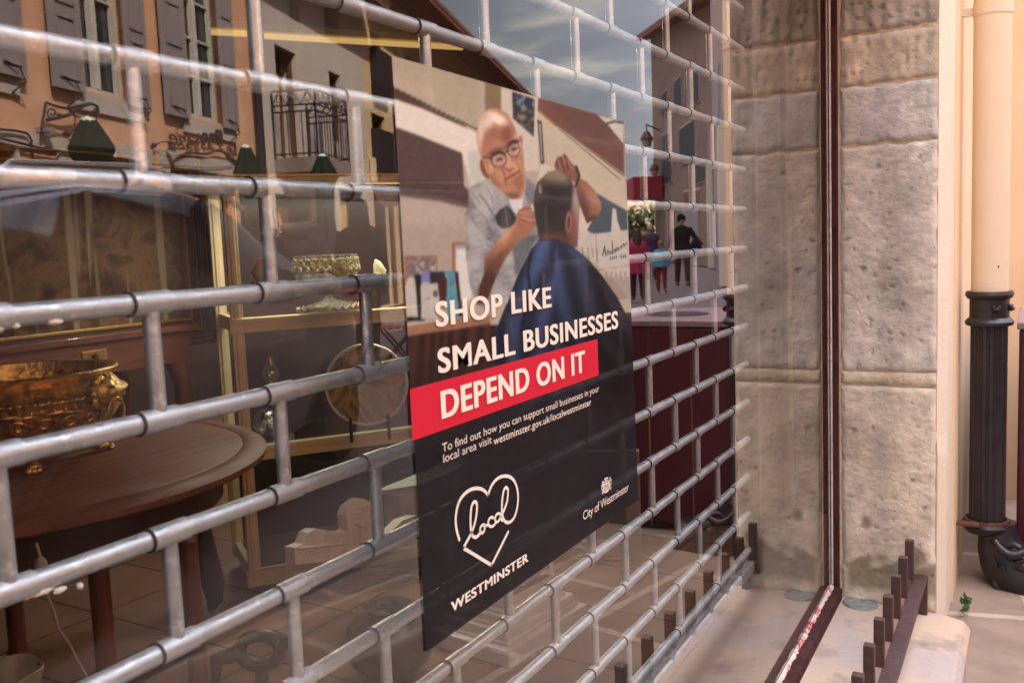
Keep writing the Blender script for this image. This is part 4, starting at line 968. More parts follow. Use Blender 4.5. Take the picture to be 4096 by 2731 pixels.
MB().box(L0, xi, YD + .05, YD + .055, zi, zto - wdt).build('canvas', paint_mat('woodland_painting', 'wood'), pf)
ff = MB()
def ring(mb, a, d0, d1, mi):                          # a moulding running round the picture at distance a from the opening
    x0, x1, z0, z1 = L0 - a[1], xi + a[1], zi - a[1], zto - wdt + a[1]; i0, i1, k0, k1 = L0 - a[0], xi + a[0], zi - a[0], zto - wdt + a[0]
    mb.box(x0, x1, d0, d1, z0, k0, mi).box(x0, x1, d0, d1, k1, z1, mi).box(x0, i0, d0, d1, k0, k1, mi).box(i1, x1, d0, d1, k0, k1, mi)
w_ = wdt * .96
ring(ff, (0, w_ * .10), YD + .025, YD + .06, 1); ring(ff, (w_ * .10, w_ * .45), YD + .035, YD + .06, 0); ring(ff, (w_ * .45, w_ * .52), YD + .028, YD + .06, 1)
ring(ff, (w_ * .52, w_ * .80), YD + .018, YD + .06, 0); ring(ff, (w_ * .80, w_ * .86), YD + .010, YD + .06, 1); ring(ff, (w_ * .86, w_), YD + .004, YD + .06, 0)
ff.build('frame', [M_oak, M_gold], pf, bevel=.002)

# ---- cream display cabinet
c0 = onZ(950, 1282, 1.019); c1 = onZ(1600, 1237, 1.019)
ca = math.atan2(c1[1] - c0[1], c1[0] - c0[0]); CO = Vector((c0[0], c0[1], 0)); RZ = Matrix.Rotation(ca, 3, 'Z')
def cw(x, y, z): return CO + RZ @ Vector((x, y, z))
class CB(MB):
    def lbox(s, x0, x1, y0, y1, z0, z1, mi=0): return s.obox(cw((x0 + x1) / 2, (y0 + y1) / 2, (z0 + z1) / 2), ((x1 - x0) / 2, (y1 - y0) / 2, (z1 - z0) / 2), RZ, mi)
cab = thing('display_cabinet', 'cream framed display cabinet with shelves in the middle of the shop', 'cabinet', CO[:])
CWD, CD = 1.25, .42
def post(mb, x, y0, w=.021):
    mb.lbox(x - w, x + w, y0, y0 + .03, .05, 1.50); mb.lbox(x - w * .45, x + w * .45, y0 - .006, y0, .06, 1.49)
for x_ in (0, CWD):
    for y_ in (0, CD - .03):
        p_ = CB(); post(p_, x_, y_); p_.build('post', M_cream, cab, bevel=.002)
for (zc_, hh) in ((1.51, .012), (1.0, .026), (.535, .026), (.075, .03)):
    r_ = CB(); r_.lbox(-.028, CWD + .028, -.004, .028, zc_ - hh, zc_ + hh)
    if hh > .02: r_.lbox(-.02, CWD + .02, -.010, -.004, zc_ - hh * .95, zc_ - hh * .25).lbox(-.02, CWD + .02, -.010, -.004, zc_ + hh * .25, zc_ + hh * .95)
    r_.lbox(-.012, .012, .028, CD - .03, zc_ - hh, zc_ + hh).lbox(CWD - .012, CWD + .012, .028, CD - .03, zc_ - hh, zc_ + hh)
    r_.build('rail', M_cream, cab, bevel=.002)
M_shelfglass = glasslike('shelf_glass', (.86, .92, .90), .05)
for zc_ in (1.024, .559, .103):
    CB().lbox(.02, CWD - .02, .03, CD - .02, zc_, zc_ + .006).build('shelf', M_shelfglass if zc_ > .2 else M_oak, cab)
CB().lbox(-.01, CWD + .01, CD, CD + .012, .05, 1.5).build('back_panel', mat('cabinet_back', (.030, .020, .024), .3, 0, .5, (.045, .03, .035), 3), cab)
CB().lbox(-.035, CWD + .035, -.012, CD, 1.522, 1.53).build('top', M_gold, cab)

A1, B1 = cw(.04, .06, 1.500), cw(CWD - .04, .06, 1.500)
added_strip = thing('strip_lamp', 'thin glowing strip added under cream cabinet top to light shelves', 'strip lamp', A1[:], 'strip lamps in the shop')  # made-up strip, added to brighten the things on the cabinet shelves
MB().tube([A1, B1], .005, 8).build('glowing_tube', emis('added_strip_glow', (1.0, .66, .22), .12), added_strip, smooth=True)
ld = bpy.data.lights.new('strip_light', 'AREA'); ld.shape = 'RECTANGLE'; ld.size = 1.15; ld.size_y = .03; ld.energy = 2.8; ld.color = (1, .86, .66); ld.specular_factor = 0  # added area light that does the brightening below the strip
lo_ = bpy.data.objects.new('strip_light', ld); COL.objects.link(lo_); lo_.parent = added_strip; lo_.location = (A1 + B1) / 2 - A1 - Vector((0, 0, .012)); lo_.rotation_euler = (0, 0, ca)

# ---- things in the cabinet
M_crystal = mat('cut_glass', (.42, .45, .38), .12, 0, .8, (.20, .23, .18), 60, .6, 80); M_crystal.node_tree.nodes['Principled BSDF'].inputs['Alpha'].default_value = .55
M_ivory = mat('ivory_glaze', (.62, .56, .36), .35, 0, .5, (.48, .45, .28), 30, .3, 90)
ec = cw(.62, .16, 0); ex = onY(1310, 1100, ec[1])[0] ; EC = Vector((ex, ec[1], 1.03))
ep = thing('glass_centrepiece', 'oval cut glass bowl with moulded blossoms on upper cabinet shelf', 'centrepiece', EC[:])
dpt = lambda P: float((np.array(P) - EYE) @ M[:, 2])
kk = dpt(EC) / FPX                                    # metres per picture unit at this distance
hb_ = MB(); Rw = 165 * kk
topz = EYE[2] - (1018 - 1003) * kk
hb_.lathe([(Rw * .98, topz - .001), (Rw, topz), (Rw * 1.0, topz - .004), (Rw * .97, topz - .075), (Rw * .93, topz - .095), (Rw * .5, topz - .12), (.02, topz - .125)], (EC.x, EC.y, 0), 96, sx=1, sy=.5, mod=lambda a, z: 1 + .02 * abs(math.sin(a * 8)))
hb_.lathe([(.035, topz - .125), (.018, topz - .15), (.03, 1.075), (Rw * .9, 1.055), (Rw * .98, 1.04), (Rw * .98, 1.033), (.02, 1.033)], (EC.x, EC.y, 0), 64, sx=1, sy=.5)
hb_.build('bowl', M_crystal, ep, smooth=True)
mo = MB()
for k in range(22):                                   # fan-shaped mouldings round the rim
    a = 2 * PI * k / 22; c = Vector((EC.x + Rw * 1.005 * math.cos(a), EC.y + Rw * .505 * math.sin(a), topz - .040)); t = Vector((-math.sin(a), math.cos(a) * .5, 0)).normalized()
    for j in range(7):
        th = PI * j / 6; mo.blob(c + t * .021 * math.cos(th) + Vector((0, 0, .024 * math.sin(th))), .0055, 6)
    mo.blob(c + Vector((0, 0, -.012)), .010, 8, (1, 1, 1.3)); mo.tube([c + t * .03 + Vector((0, 0, -.012)), c + Vector((0, 0, -.022)), c - t * .03 + Vector((0, 0, -.012))], .003, 6)
    c2 = Vector((EC.x + Rw * .99 * math.cos(a), EC.y + Rw * .5 * math.sin(a), 1.043)); mo.tube([c2 + t * .02, c2 + Vector((0, 0, .012)), c2 - t * .02], .0035, 6)
mo.build('rim_moulding', M_ivory, ep, smooth=True)
fl = MB(); rnd = random.Random(2)
for k in range(46):
    c = Vector((EC.x + rnd.uniform(-.06, .05) - 25 * kk, EC.y - Rw * .5 - .006 + rnd.uniform(-.006, .006), EYE[2] - (1090 - 1003 + rnd.uniform(-32, 40)) * kk))
    for j in range(5): fl.blob(c + Vector((math.cos(j * 1.257), 0, math.sin(j * 1.257))) * .006, .0042, 6)
fl.build('blossom', M_ivory, ep, smooth=True)
for px_ in (1042, 1512):
    hc = onY(px_, 1075, EC.y); s_ = -1 if px_ < 1300 else 1; hn = MB()
    hn.tube([(hc[0] - s_ * .02, EC.y, hc[2] - .05), (hc[0], EC.y, hc[2] - .035), (hc[0] + s_ * .012, EC.y, hc[2] - .01), (hc[0] - s_ * .004, EC.y, hc[2] + .02), (hc[0] - s_ * .012, EC.y, hc[2] + .035)], [.010, .018, .026, .016, .004], 14)
    hn.tube([(hc[0] - s_ * .02, EC.y, hc[2] - .05), (hc[0] - s_ * .06, EC.y, hc[2] - .03)], [.006, .005], 8); hn.build('horn_handle', M_ivory, ep, smooth=True)
# painted plate
pc = cw(.78, .10, 0); PC = Vector(onY(1467, 1537, pc[1])); kp = dpt(PC) / FPX; PR = 166 * kp
pl_ = thing('painted_plate', 'round plate painted with a landscape, standing on middle shelf', 'plate', (PC.x, PC.y, PC.z - PR))
facing = (Vector(EYE) - PC); facing.z = 0; facing.normalize(); Q = facing.to_track_quat('Z', 'Y').to_matrix() 
def disc(mb, prof_, n=96, mi=0, mod=None):
    V = []; 
    for r, h in prof_:
        for j in range(n):
            a = 2 * PI * j / n; q = r * (mod(a) if mod else 1); V.append(PC + Q @ Vector((q * math.cos(a), q * math.sin(a), h)))
    mb.add(V, [(i * n + j, i * n + (j + 1) % n, (i + 1) * n + (j + 1) % n, (i + 1) * n + j) for i in range(len(prof_) - 1) for j in range(n)], mi)
d_ = MB(); disc(d_, [(PR * .93, .010), (PR * .985, .012), (PR, .008), (PR * .98, .002), (PR * .6, -.006), (.001, -.006)]); d_.build('rim', mat('plate_glaze', (.62, .60, .54), .25, 0, .6), pl_, smooth=True)
d_ = MB(); disc(d_, [(PR * .93, .0108), (PR * .7, .004), (.001, .003)], mod=lambda a: 1 + .012 * math.sin(a * 37) + .008 * math.sin(a * 61)); d_.build('picture', paint_mat('landscape_painting', 'land'), pl_, smooth=True)
st_ = MB()
for a in (-2.02, -1.08):
    q = PC + Q @ Vector((PR * math.cos(a), PR * math.sin(a), .012)); st_.tube([q + Vector((0, 0, .02)), q + Q @ Vector((0, 0, .012)), q + Vector((0, 0, -.012)), Vector((q.x, q.y, .566))], .006, 8)
tag(st_.build('plate_stand', M_iron, None, smooth=True), 'small black stand gripping the painted plate from below', 'plate stand')
# glass lamp and glass ball
lc = onY(1084, 1490, cw(.2, .2, 0)[1]); kl = dpt(lc) / FPX
M_clear = glasslike('clear_glass', (.9, .93, .95), .10)
la = thing('oil_lamp', 'small clear glass oil lamp on the middle shelf', 'oil lamp', (lc[0], lc[1], .565))
MB().lathe([(.012, .30), (.014, .275), (.030, .25), (.034, .235), (.026, .215), (.017, .20), (.016, .17)], (lc[0], lc[1], .565), 32).build('chimney', M_clear, la, smooth=True)
MB().lathe([(.016, .17), (.020, .165), (.020, .135), (.026, .13), (.012, .12), (.010, .05), (.045, .01), (.045, 0), (.0001, 0)], (lc[0], lc[1], .565), 32).build('burner', mat('pewter', (.30, .29, .30), .35, .8), la, smooth=True)
gc = onY(1073, 1688, cw(.12, .15, 0)[1]); kg = dpt(gc) / FPX; GR = 58 * kg
gb = thing('glass_ball', 'round clear glass ball with pale blossoms inside near cabinet post', 'glass ball', (gc[0], gc[1], .565))
MB().blob((gc[0], gc[1], .565 + GR), GR, 32).build('ball', M_clear, gb, smooth=True)
fw = MB(); rnd = random.Random(8)
for k in range(12): fw.blob((gc[0] + rnd.uniform(-.02, .02), gc[1] + rnd.uniform(-.02, .02), .565 + GR * .6 + rnd.uniform(0, .05)), .010, 6)
fw.build('blossom', mat('white_petal', (.7, .7, .68), .6), gb, smooth=True)
# carved stone scroll with a shell
YS = cw(.9, .10, 0)[1]; so_ = [onY(px, py, YS) for px, py in ((1182, 2258), (1178, 2190), (1215, 2175), (1235, 2130), (1262, 2115), (1300, 2118), (1340, 2128), (1375, 2128), (1392, 2118), (1385, 2060), (1395, 2030), (1430, 2000), (1450, 1993), (1480, 2002), (1505, 2020), (1512, 2060), (1514, 2155), (1560, 2130), (1610, 2080), (1665, 2060), (1668, 2190), (1500, 2212), (1340, 2240))]
cs = thing('carved_scroll', 'pale carved stone fragment with shell crest at cabinet bottom', 'stone carving', (so_[0][0], YS, .105))
dz = .11 - so_[0][2] if so_[0][2] < .11 else 0
cb_ = MB(); cb_.prism([(p[0], YS, p[2] + dz) for p in so_], (0, .04, 0)); 
sc_ = onY(1455, 2085, YS)
for k in range(9):
    a = math.radians(20 + k * 17.5); cb_.tube([(sc_[0], YS - .004, sc_[2] + dz - .02), (sc_[0] + .062 * math.cos(a), YS - .010, sc_[2] + dz + .062 * math.sin(a))], [.006, .013], 8)
cb_.tube([(sc_[0] + .02 * (1 - t) * math.cos(9 * t) - .012, YS - .006, sc_[2] + dz - .035 + .02 * (1 - t) * math.sin(9 * t)) for t in np.linspace(0, 1, 24)], .005, 6)
pA, pB = onY(1190, 2192, YS), onY(1510, 2160, YS); cb_.tube([(pA[0], YS - .003, pA[2] + dz), (pB[0], YS - .003, pB[2] + dz)], .004, 6)
cb_.build('carving', M_plastered, cs, bevel=.004)
# a second, plain marble slab behind it
s0, s1 = onY(1568, 1995, YS + .1), onY(1690, 1925, YS + .1)
tag(MB().box(s0[0], s1[0] + .35, YS + .08, YS + .2, s0[2] + .01, s1[2]).box(s0[0] + .05, s1[0] + .3, YS + .1, YS + .18, .11, s0[2] + .01).build('marble_slab', M_plastered, None, bevel=.006), 'plain pale marble slab behind the poster edge in the cabinet', 'marble slab')

# ---- marble pedestal
pA = onZ(2040, 2680, 0); pR = onZ(2350, 2480, 0); a_ = math.atan2(pR[1] - pA[1], pR[0] - pA[0]); PRot = Matrix.Rotation(a_, 3, 'Z')
W1, D1 = .43, .30; pcn = Vector((pA[0], pA[1], 0)) + PRot @ Vector((W1 / 2, D1 / 2, 0))
ped = thing('marble_pedestal', 'square marble pedestal with stepped base on the tiled floor', 'pedestal', pcn[:])
b_ = MB(); z0 = 0.003
for (ins, h) in ((0, .055), (.022, .012), (.030, .028), (.048, .010), (.055, .022), (.070, .012)):
    b_.obox(pcn + Vector((0, 0, z0 + h / 2)), (W1 / 2 - ins, D1 / 2 - ins, h / 2), PRot); z0 += h
b_.build('base', M_marble, ped, bevel=.005)
MB().obox(pcn + Vector((0, 0, z0 + .3)), (W1 / 2 - .082, D1 / 2 - .072, .3), PRot).build('shaft', M_marble, ped, bevel=.004)
MB().obox(pcn + Vector((0, 0, z0 + .3)), (W1 / 2 - .105, D1 / 2 - .0705, .27), PRot).obox(pcn + Vector((0, 0, z0 + .3)), (W1 / 2 - .0805, D1 / 2 - .095, .27), PRot).build('panel', M_marble_red, ped, bevel=.002)
MB().obox(pcn + Vector((0, 0, z0 + .62)), (W1 / 2 - .05, D1 / 2 - .04, .02), PRot).build('cap', M_marble, ped, bevel=.006)

# ---- cream picture frame standing on the floor
q0 = onZ(2100, 2235, 0); q1 = onZ(2568, 2235, 0); qd = Vector((q1[0] - q0[0], q1[1] - q0[1], 0)); ql = qd.length; qd.normalize(); qn = Vector((qd.y, -qd.x, 0))
fa = thing('cream_frame', 'cream picture frame with thin gold base standing on floor', 'picture frame', (q0[0], q0[1], 0))
def fbox(mb, u0, u1, z0_, z1_, n0, n1, mi=0):
    P = [Vector((q0[0], q0[1], 0)) + qd * u + qn * n_ + Vector((0, 0, z_)) for z_ in (z0_, z1_) for (u, n_) in ((u0, n0), (u1, n0), (u1, n1), (u0, n1))]
    mb.add(P, [(0, 3, 2, 1), (4, 5, 6, 7), (0, 1, 5, 4), (1, 2, 6, 5), (2, 3, 7, 6), (3, 0, 4, 7)], mi)
m_ = MB(); fbox(m_, ql - .055, ql, .02, .44, 0, .03); fbox(m_, 0, .055, .02, .44, 0, .03); fbox(m_, .055, ql - .055, .02, .085, 0, .03); fbox(m_, .055, ql - .055, .38, .44, 0, .03)
m_.build('frame', mat('frame_cream', (.66, .58, .46), .5, 0, .4, (.58, .5, .38), 8), fa, bevel=.003)
m_ = MB(); fbox(m_, 0, ql + .02, 0.003, .018, -.006, .04); m_.build('gold_strip', M_gold, fa, bevel=.003)
m_ = MB(); fbox(m_, .055, ql - .055, .085, .38, 0, .015); m_.build('picture', mat('faded_print', (.28, .24, .21), .5, 0, .3, (.38, .33, .28), 7), fa)

# ---- dark red folding screen across the back, right of the poster
k0, k1 = Vector(onZ(2440, 2118, 0)), Vector(onZ(2945, 2096, 0)); kd = (k1 - k0); kl_ = kd.length; kd.normalize(); kn = Vector((kd.y, -kd.x, 0))
scr = thing('red_screen', 'dark red panelled screen standing on tiles right of poster', 'screen', k0[:])
M_wine = mat('wine_red_cloth', (.10, .012, .020), .8, 0, .2, (.07, .012, .022), 4)
for q in range(3):
    a_, b_ = k0 + kd * (kl_ * q / 3 + .004), k0 + kd * (kl_ * (q + 1) / 3 - .004); mid = (a_ + b_) / 2 + Vector((0, 0, .60)); Rk = Matrix((kd, kn, Vector((0, 0, 1)))).transposed()
    MB().obox(mid, ((b_ - a_).length / 2, .012, .585), Rk).build('panel', M_wine, scr, bevel=.004)
MB().obox((k0 + k1) / 2 + Vector((0, 0, .010)), (kl_ / 2, .02, .006), Matrix((kd, kn, Vector((0, 0, 1)))).transposed()).build('foot_rail', M_oak, scr)

# ---- dark things low on the floor
ub = Vector(onZ(1565, 2700, 0.0)); ub.z = 0
tag(MB().lathe([(.06, .003), (.075, .01), (.12, .06), (.135, .11), (.12, .16), (.08, .19), (.065, .20), (.075, .215), (.07, .215), (.055, .20), (.06, .18), (.0001, .1)], ub[:], 48).build('dark_urn', mat('black_glaze', (.02, .014, .018), .3, 0, .5), None, smooth=True), 'squat black urn on the floor left of the marble pedestal', 'urn')
iv = Vector(at(1040, 2600, 2.35)); im = MB(); ctr = Vector((iv.x, iv.y, max(.12, iv.z)))
fr_ = Vector((M[0, 0], M[1, 0], 0)).normalized()
im.tube([ctr + fr_ * .05 * math.cos(t) + Vector((0, 0, .04 * math.sin(t))) for t in np.linspace(0, 2 * PI, 28, False)], .017, 10, closed=True)
im.tube([ctr + fr_ * .045, ctr + fr_ * .10 + Vector((0, 0, .035)), ctr + fr_ * .09 + Vector((0, 0, .075))], [.02, .018, .006], 10)
im.tube([ctr - fr_ * .045, ctr - fr_ * .11 + Vector((0, 0, -.02)), ctr - fr_ * .12 + Vector((0, 0, -.09))], [.022, .02, .01], 10)
im.tube([ctr + Vector((0, 0, -.03)), Vector((ctr.x, ctr.y, .02))], [.018, .016], 10); im.lathe([(.0001, .02), (.08, .018), (.09, .003), (.0001, .003)], (ctr.x, ctr.y, 0), 28)
tag(im.build('iron_ornament', M_iron, None, smooth=True), 'dark cast iron ornament with a round hole under the table', 'iron ornament')
wb = Vector(at(-20, 2705, 2.5)); wr = MB()
wr.lathe([(.03, .003), (.035, .008), (.03, .02), (.06, .05), (.095, .085), (.115, wb.z + .01 if wb.z > .1 else .12), (.112, wb.z + .012 if wb.z > .1 else .12), (.085, .08), (.05, .05), (.0001, .04)], (wb.x, wb.y, 0), 64, mod=lambda a, z: 1 + (.05 * math.sin(a * 6) if z > .07 else 0))
tag(wr.build('flowered_bowl', mat('painted_china', (.72, .70, .62), .25, 0, .6, (.62, .60, .5), 6, 0, 40, 6, (1, 1, 1), .4, .6, (.35, .06, .08), 34, .66, .70), None, smooth=True), 'white scalloped china bowl with painted flowers, bottom left corner', 'bowl')
cp = [Vector(at(px, py, 1.72)) for px, py in ((145, 2170), (160, 2220), (172, 2290), (190, 2380), (215, 2440), (232, 2510), (275, 2570), (310, 2640), (345, 2700), (380, 2760))]
tag(MB().tube(cp, .0028, 8).blob(cp[1] + Vector((0, 0, -.02)), .012, 10, (1, 1, 1.5)).build('hanging_cord', mat('grey_cord', (.33, .26, .22), .7), None, smooth=True), 'thin pale cord hanging below the round table', 'cord')
uc = [Vector(at(px, py, 2.1)) for px, py in ((815, 2080), (830, 2200), (852, 2330), (858, 2400), (842, 2450))]
tag(MB().tube(uc, [.012, .020, .026, .018, .004], 10).build('folded_umbrella', mat('black_cloth', (.018, .014, .018), .8), None, smooth=True), 'folded black umbrella hanging beside the turned table leg', 'umbrella')

# ---- lit strip lamps under the ceiling
LAMP_W = 8.5
M_tube = emis('lamp_glow', (1.0, .66, .22), .10)
za = 2.62
for (a, b) in (((845, 130), (1012, 138)), ((1058, 146), (1850, 192))):
    A1, B1 = onZ(*a, za), onZ(*b, za)
    lamp = thing('strip_lamp', 'short glowing strip lamp at the left under shop ceiling' if a[0] < 900 else 'long glowing strip lamp under the shop ceiling', 'strip lamp', A1, 'strip lamps in the shop')
    MB().tube([A1, B1], .018, 12).build('glowing_tube', M_tube, lamp, smooth=True)
    d_ = (Vector(B1) - Vector(A1)).normalized(); mid = (Vector(A1) + Vector(B1)) / 2 + Vector((0, 0, .045))
    MB().obox(mid, ((Vector(B1) - Vector(A1)).length / 2 + .02, .035, .022), Matrix((d_, Vector((0, 0, 1)).cross(d_), Vector((0, 0, 1)))).transposed()).build('fitting', M_cream, lamp, bevel=.003)
    MB().tube([mid, (mid.x, mid.y, 2.9)], .006, 8).build('rod', M_iron, lamp)
    ld = bpy.data.lights.new('strip_light', 'AREA'); ld.shape = 'RECTANGLE'; ld.size = (Vector(B1) - Vector(A1)).length; ld.size_y = .05; ld.energy = LAMP_W * ld.size; ld.color = (1, .84, .62); ld.specular_factor = 0
    lo_ = bpy.data.objects.new('strip_light', ld); COL.objects.link(lo_); lo_.parent = lamp; lo_.location = (Vector(A1) + Vector(B1)) / 2 - Vector(A1) - Vector((0, 0, .03))
    lo_.rotation_euler = (0, 0, math.atan2(d_.y, d_.x))
# =================================================================== the street behind the camera, which the glass mirrors
# Everything here stands on the street side (y < 0). It is laid out as the mirror shows it (y > 0) and
# turned over to its real side by build(..., flip=True).
PHI = math.radians(19.2)
FO = at(1405, 1000, 18.0)[:2]                          # a point on the opposite row of fronts
FU = np.array([math.cos(PHI), math.sin(PHI)]); FN = np.array([math.sin(PHI), -math.cos(PHI)])
def fsh(px, py, n=0.0):
    """picture point -> (along the row, height) on the plane n metres in front of the fronts"""
    d = ray(px, py); o = FO + FN * n; t = ((o - EYE[:2]) @ FN) / (d[:2] @ FN); P = EYE + t * d
    return float((P[:2] - FO) @ FU), float(P[2])
def fw(s, h, n=0.0): p = FO + FU * s + FN * n; return (p[0], p[1], h)
class FB(MB):
    def fbox(s, a0, a1, h0, h1, n0, n1, mi=0):
        P = [fw(a, h, n) for h in (h0, h1) for (a, n) in ((a0, n0), (a1, n0), (a1, n1), (a0, n1))]
        return s.add(P, [(0, 3, 2, 1), (4, 5, 6, 7), (0, 1, 5, 4), (1, 2, 6, 5), (2, 3, 7, 6), (3, 0, 4, 7)], mi)
    def out(s, name, m, parent=None, **k): return s.build(name, m, parent, flip=True, **k)
def froot(name, label, cat, s, n=0, h=0, group=None):
    p = fw(s, h, n); return thing(name, label, cat, (p[0], -p[1], p[2]), group)
def wall_with_holes(mb, a0, a1, h0, h1, holes, n=0.0, depth=.35):
    """a front of a given length and height, open where windows and doors are, with the reveals of each opening"""
    As = sorted({a0, a1, *[v for H in holes for v in H[:2] if a0 < v < a1]}); Hs = sorted({h0, h1, *[v for H in holes for v in H[2:] if h0 < v < h1]})
    for i in range(len(As) - 1):
        for j in range(len(Hs) - 1):
            ac, hc = (As[i] + As[i + 1]) / 2, (Hs[j] + Hs[j + 1]) / 2
            if any(H[0] < ac < H[1] and H[2] < hc < H[3] for H in holes): continue
            P = [fw(As[i], Hs[j], n), fw(As[i + 1], Hs[j], n), fw(As[i + 1], Hs[j + 1], n), fw(As[i], Hs[j + 1], n)]; mb.add(P, [(0, 1, 2, 3)])
    for (x0, x1, z0, z1) in holes:
        q = [(x0, z0), (x1, z0), (x1, z1), (x0, z1)]
        for k in range(4):
            p, r = q[k], q[(k + 1) % 4]; mb.add([fw(*p, n), fw(*r, n), fw(*r, n - depth), fw(*p, n - depth)], [(0, 1, 2, 3)])
    for (b0, b1) in ((a0, a0), (a1, a1)): mb.add([fw(b0, h0, n), fw(b0, h1, n), fw(b0, h1, n - 8), fw(b0, h0, n - 8)], [(0, 1, 2, 3)])
M_orange = mat('orange_render', (.60, .31, .18), .9, 0, .15, (.49, .265, .175), .8, .25, 25, 8, (1, 1, 1), .3, .7, (.64, .38, .24), 3, .5, .75)
M_grey = mat('grey_render', (.42, .34, .33), .9, 0, .15, (.52, .44, .36), .9, .2, 25, 8, (1, 1, .5), .35, .7)
M_beige = mat('beige_render', (.60, .42, .25), .9, 0, .15, (.50, .33, .20), .7, .2, 25)
M_band_st = mat('pale_lintel', (.44, .37, .32), .9, 0, .2, (.36, .30, .27), 2, .3, 30)
M_shut = mat('shutter_paint', (.25, .205, .21), .6, 0, .3, (.21, .17, .18), 3, .1, 40)
M_black = mat('deep_dark', (.012, .009, .011), .6)
M_pane = mat('window_pane', (.03, .03, .035), .08, 0, .7)
M_whitefr = mat('window_white', (.46, .42, .38), .5)
M_tile = mat('roof_tiles', (.20, .08, .05), .85, 0, .2, (.13, .055, .04), 6, .6, 30, 6, (1, 1, 1))
M_doorwood = mat('ochre_door', (.88, .52, .16), .6, 0, .3, (.62, .33, .10), 3)
M_brownw = mat('brown_joinery', (.11, .048, .032), .6, 0, .3, (.15, .065, .045), 5)
M_wire = mat('wrought_iron', (.03, .018, .022), .6, .2, .3)

sA = fsh(1012, 400)[0]; sB = fsh(1456, 400)[0]; sC = fsh(2120, 900)[0]
hB = fsh(1452, 62)[1]; hC = (fsh(1700, 140)[1] + fsh(1991, 344)[1]) / 2
def roof(parent, a0, a1, h, over=.55, name='roof', col=None):
    r = FB(); P = [fw(a0 - .1, h, over), fw(a1 + .1, h, over), fw(a1 + .1, h + 1.6, -4), fw(a0 - .1, h + 1.6, -4)]
    Q = [(x, y, z + .12) for x, y, z in P]; r.add(P + Q, [(0, 1, 2, 3), (7, 6, 5, 4), (0, 4, 5, 1), (1, 5, 6, 2), (2, 6, 7, 3), (3, 7, 4, 0)])
    n_ = int((a1 - a0) / .22)
    for k in range(n_ + 1):
        a = a0 + k * .22; r.tube([fw(a, h + .12, over + .03), fw(a, h + 1.72, -4)], .075, 6, caps=True)
    return r.out(name, col or M_tile, parent)

# ---------------- orange house
oh = froot('orange_house', 'orange rendered house with grey shutters and a sign, mirrored at left', 'house', sA - 5)
def win_s(px0, px1, py0, py1):
    a0, b0 = fsh(px0, py1); a1, b1 = fsh(px1, py1); t0 = fsh(px0, py0)[1]; return a0, a1, (b0 + b1) / 2, t0
hb1 = fsh(298, 350)[1]; ht1 = hb1 + 2.05
windows = []
for (l0, l1, r0, r1, ks) in ((-330, -210, 0, 118, 0), (222, 345, 520, 603, 1), (664, 757, 893, 950, 2)):
    a = [fsh(v, 380, .085)[0] for v in (l0, l1, r0, r1)] + [fsh(l1 + 2, 380)[0], fsh(r0 - 2, 380)[0]]; windows.append(a)
dpitch = windows[2][0] - windows[1][0]
windows.insert(0, [v - dpitch for v in windows[0]])
holes = [(w[4], w[5], hb1, ht1) for w in windows] + [(w[4], w[5], hb1 + 3.2, ht1 + 3.2) for w in windows]
dd = fsh(668, 667), fsh(880, 690)
door2 = (dd[0][0], fsh(963, 700)[0], 0.0, dd[0][1]); d1 = (fsh(292, 700)[0], fsh(560, 700)[0], 0.0, fsh(420, 632)[1]); d0 = (fsh(-260, 700)[0], fsh(62, 700)[0], 0, fsh(20, 600)[1])
holes += [door2, d1, d0]
mb = FB(); wall_with_holes(mb, sA - 16, sA, 0, 8.6, holes); mb.out('wall', M_orange, oh)
roof(oh, sA - 16, sA, 8.6)
for lv in (0, 3.2):
    for wi, w in enumerate(windows):
        a0, a1 = w[4], w[5]; b, t = hb1 + lv, ht1 + lv
        f = FB(); f.fbox(a0, a0 + .06, b, t, -.16, -.10).fbox(a1 - .06, a1, b, t, -.16, -.10).fbox(a0 + .06, a1 - .06, t - .06, t, -.16, -.10).fbox(a0 + .06, a1 - .06, b, b + .07, -.16, -.10)
        mid = a0 + (a1 - a0) * .46; f.fbox(mid - .045, mid + .045, b + .07, t - .06, -.16, -.09)
        for q in (.28, .52, .76): f.fbox(a0 + .06, mid - .045, b + (t - b) * q - .014, b + (t - b) * q + .014, -.15, -.12).fbox(mid + .045, a1 - .06, b + (t - b) * q - .014, b + (t - b) * q + .014, -.15, -.12)
        fo = f.out('window', M_whitefr, oh)
        FB().fbox(a0, a1, b, t, -.20, -.17).out('pane', M_pane, fo)
        sl = FB().fbox(a0 - .25, a1 + .25, b - .22, b - .03, -.02, .035); sl.out('sill', M_band_st, fo)
        for (u0, u1) in ((w[0], w[1]), (w[2], w[3])):
            s_ = FB(); b2, t2 = b - .06, t + .03
            s_.fbox(u0, u1, b2, t2, .055, .085)
            wd_ = u1 - u0
            for (v0, v1) in ((.05, .34), (.40, .64), (.70, .95)):     # raised panel mouldings
                z0_, z1_ = b2 + (t2 - b2) * v0, b2 + (t2 - b2) * v1; x0_, x1_ = u0 + wd_ * .2, u1 - wd_ * .2
                s_.fbox(x0_, x1_, z0_, z0_ + .02, .085, .10).fbox(x0_, x1_, z1_ - .02, z1_, .085, .10).fbox(x0_, x0_ + .02, z0_, z1_, .085, .10).fbox(x1_ - .02, x1_, z0_, z1_, .085, .10)
            so_ = s_.out('shutter', M_shut, oh)
            FB().tube([fw((u0 + u1) / 2 - .12, b2 + .12, .10), fw((u0 + u1) / 2 + .05, b2 + .08, .12), fw((u0 + u1) / 2 + .10, b2 - .04, .14), fw((u0 + u1) / 2 + .02, b2 - .16, .02)], .008, 6).out('catch', M_wire, so_)
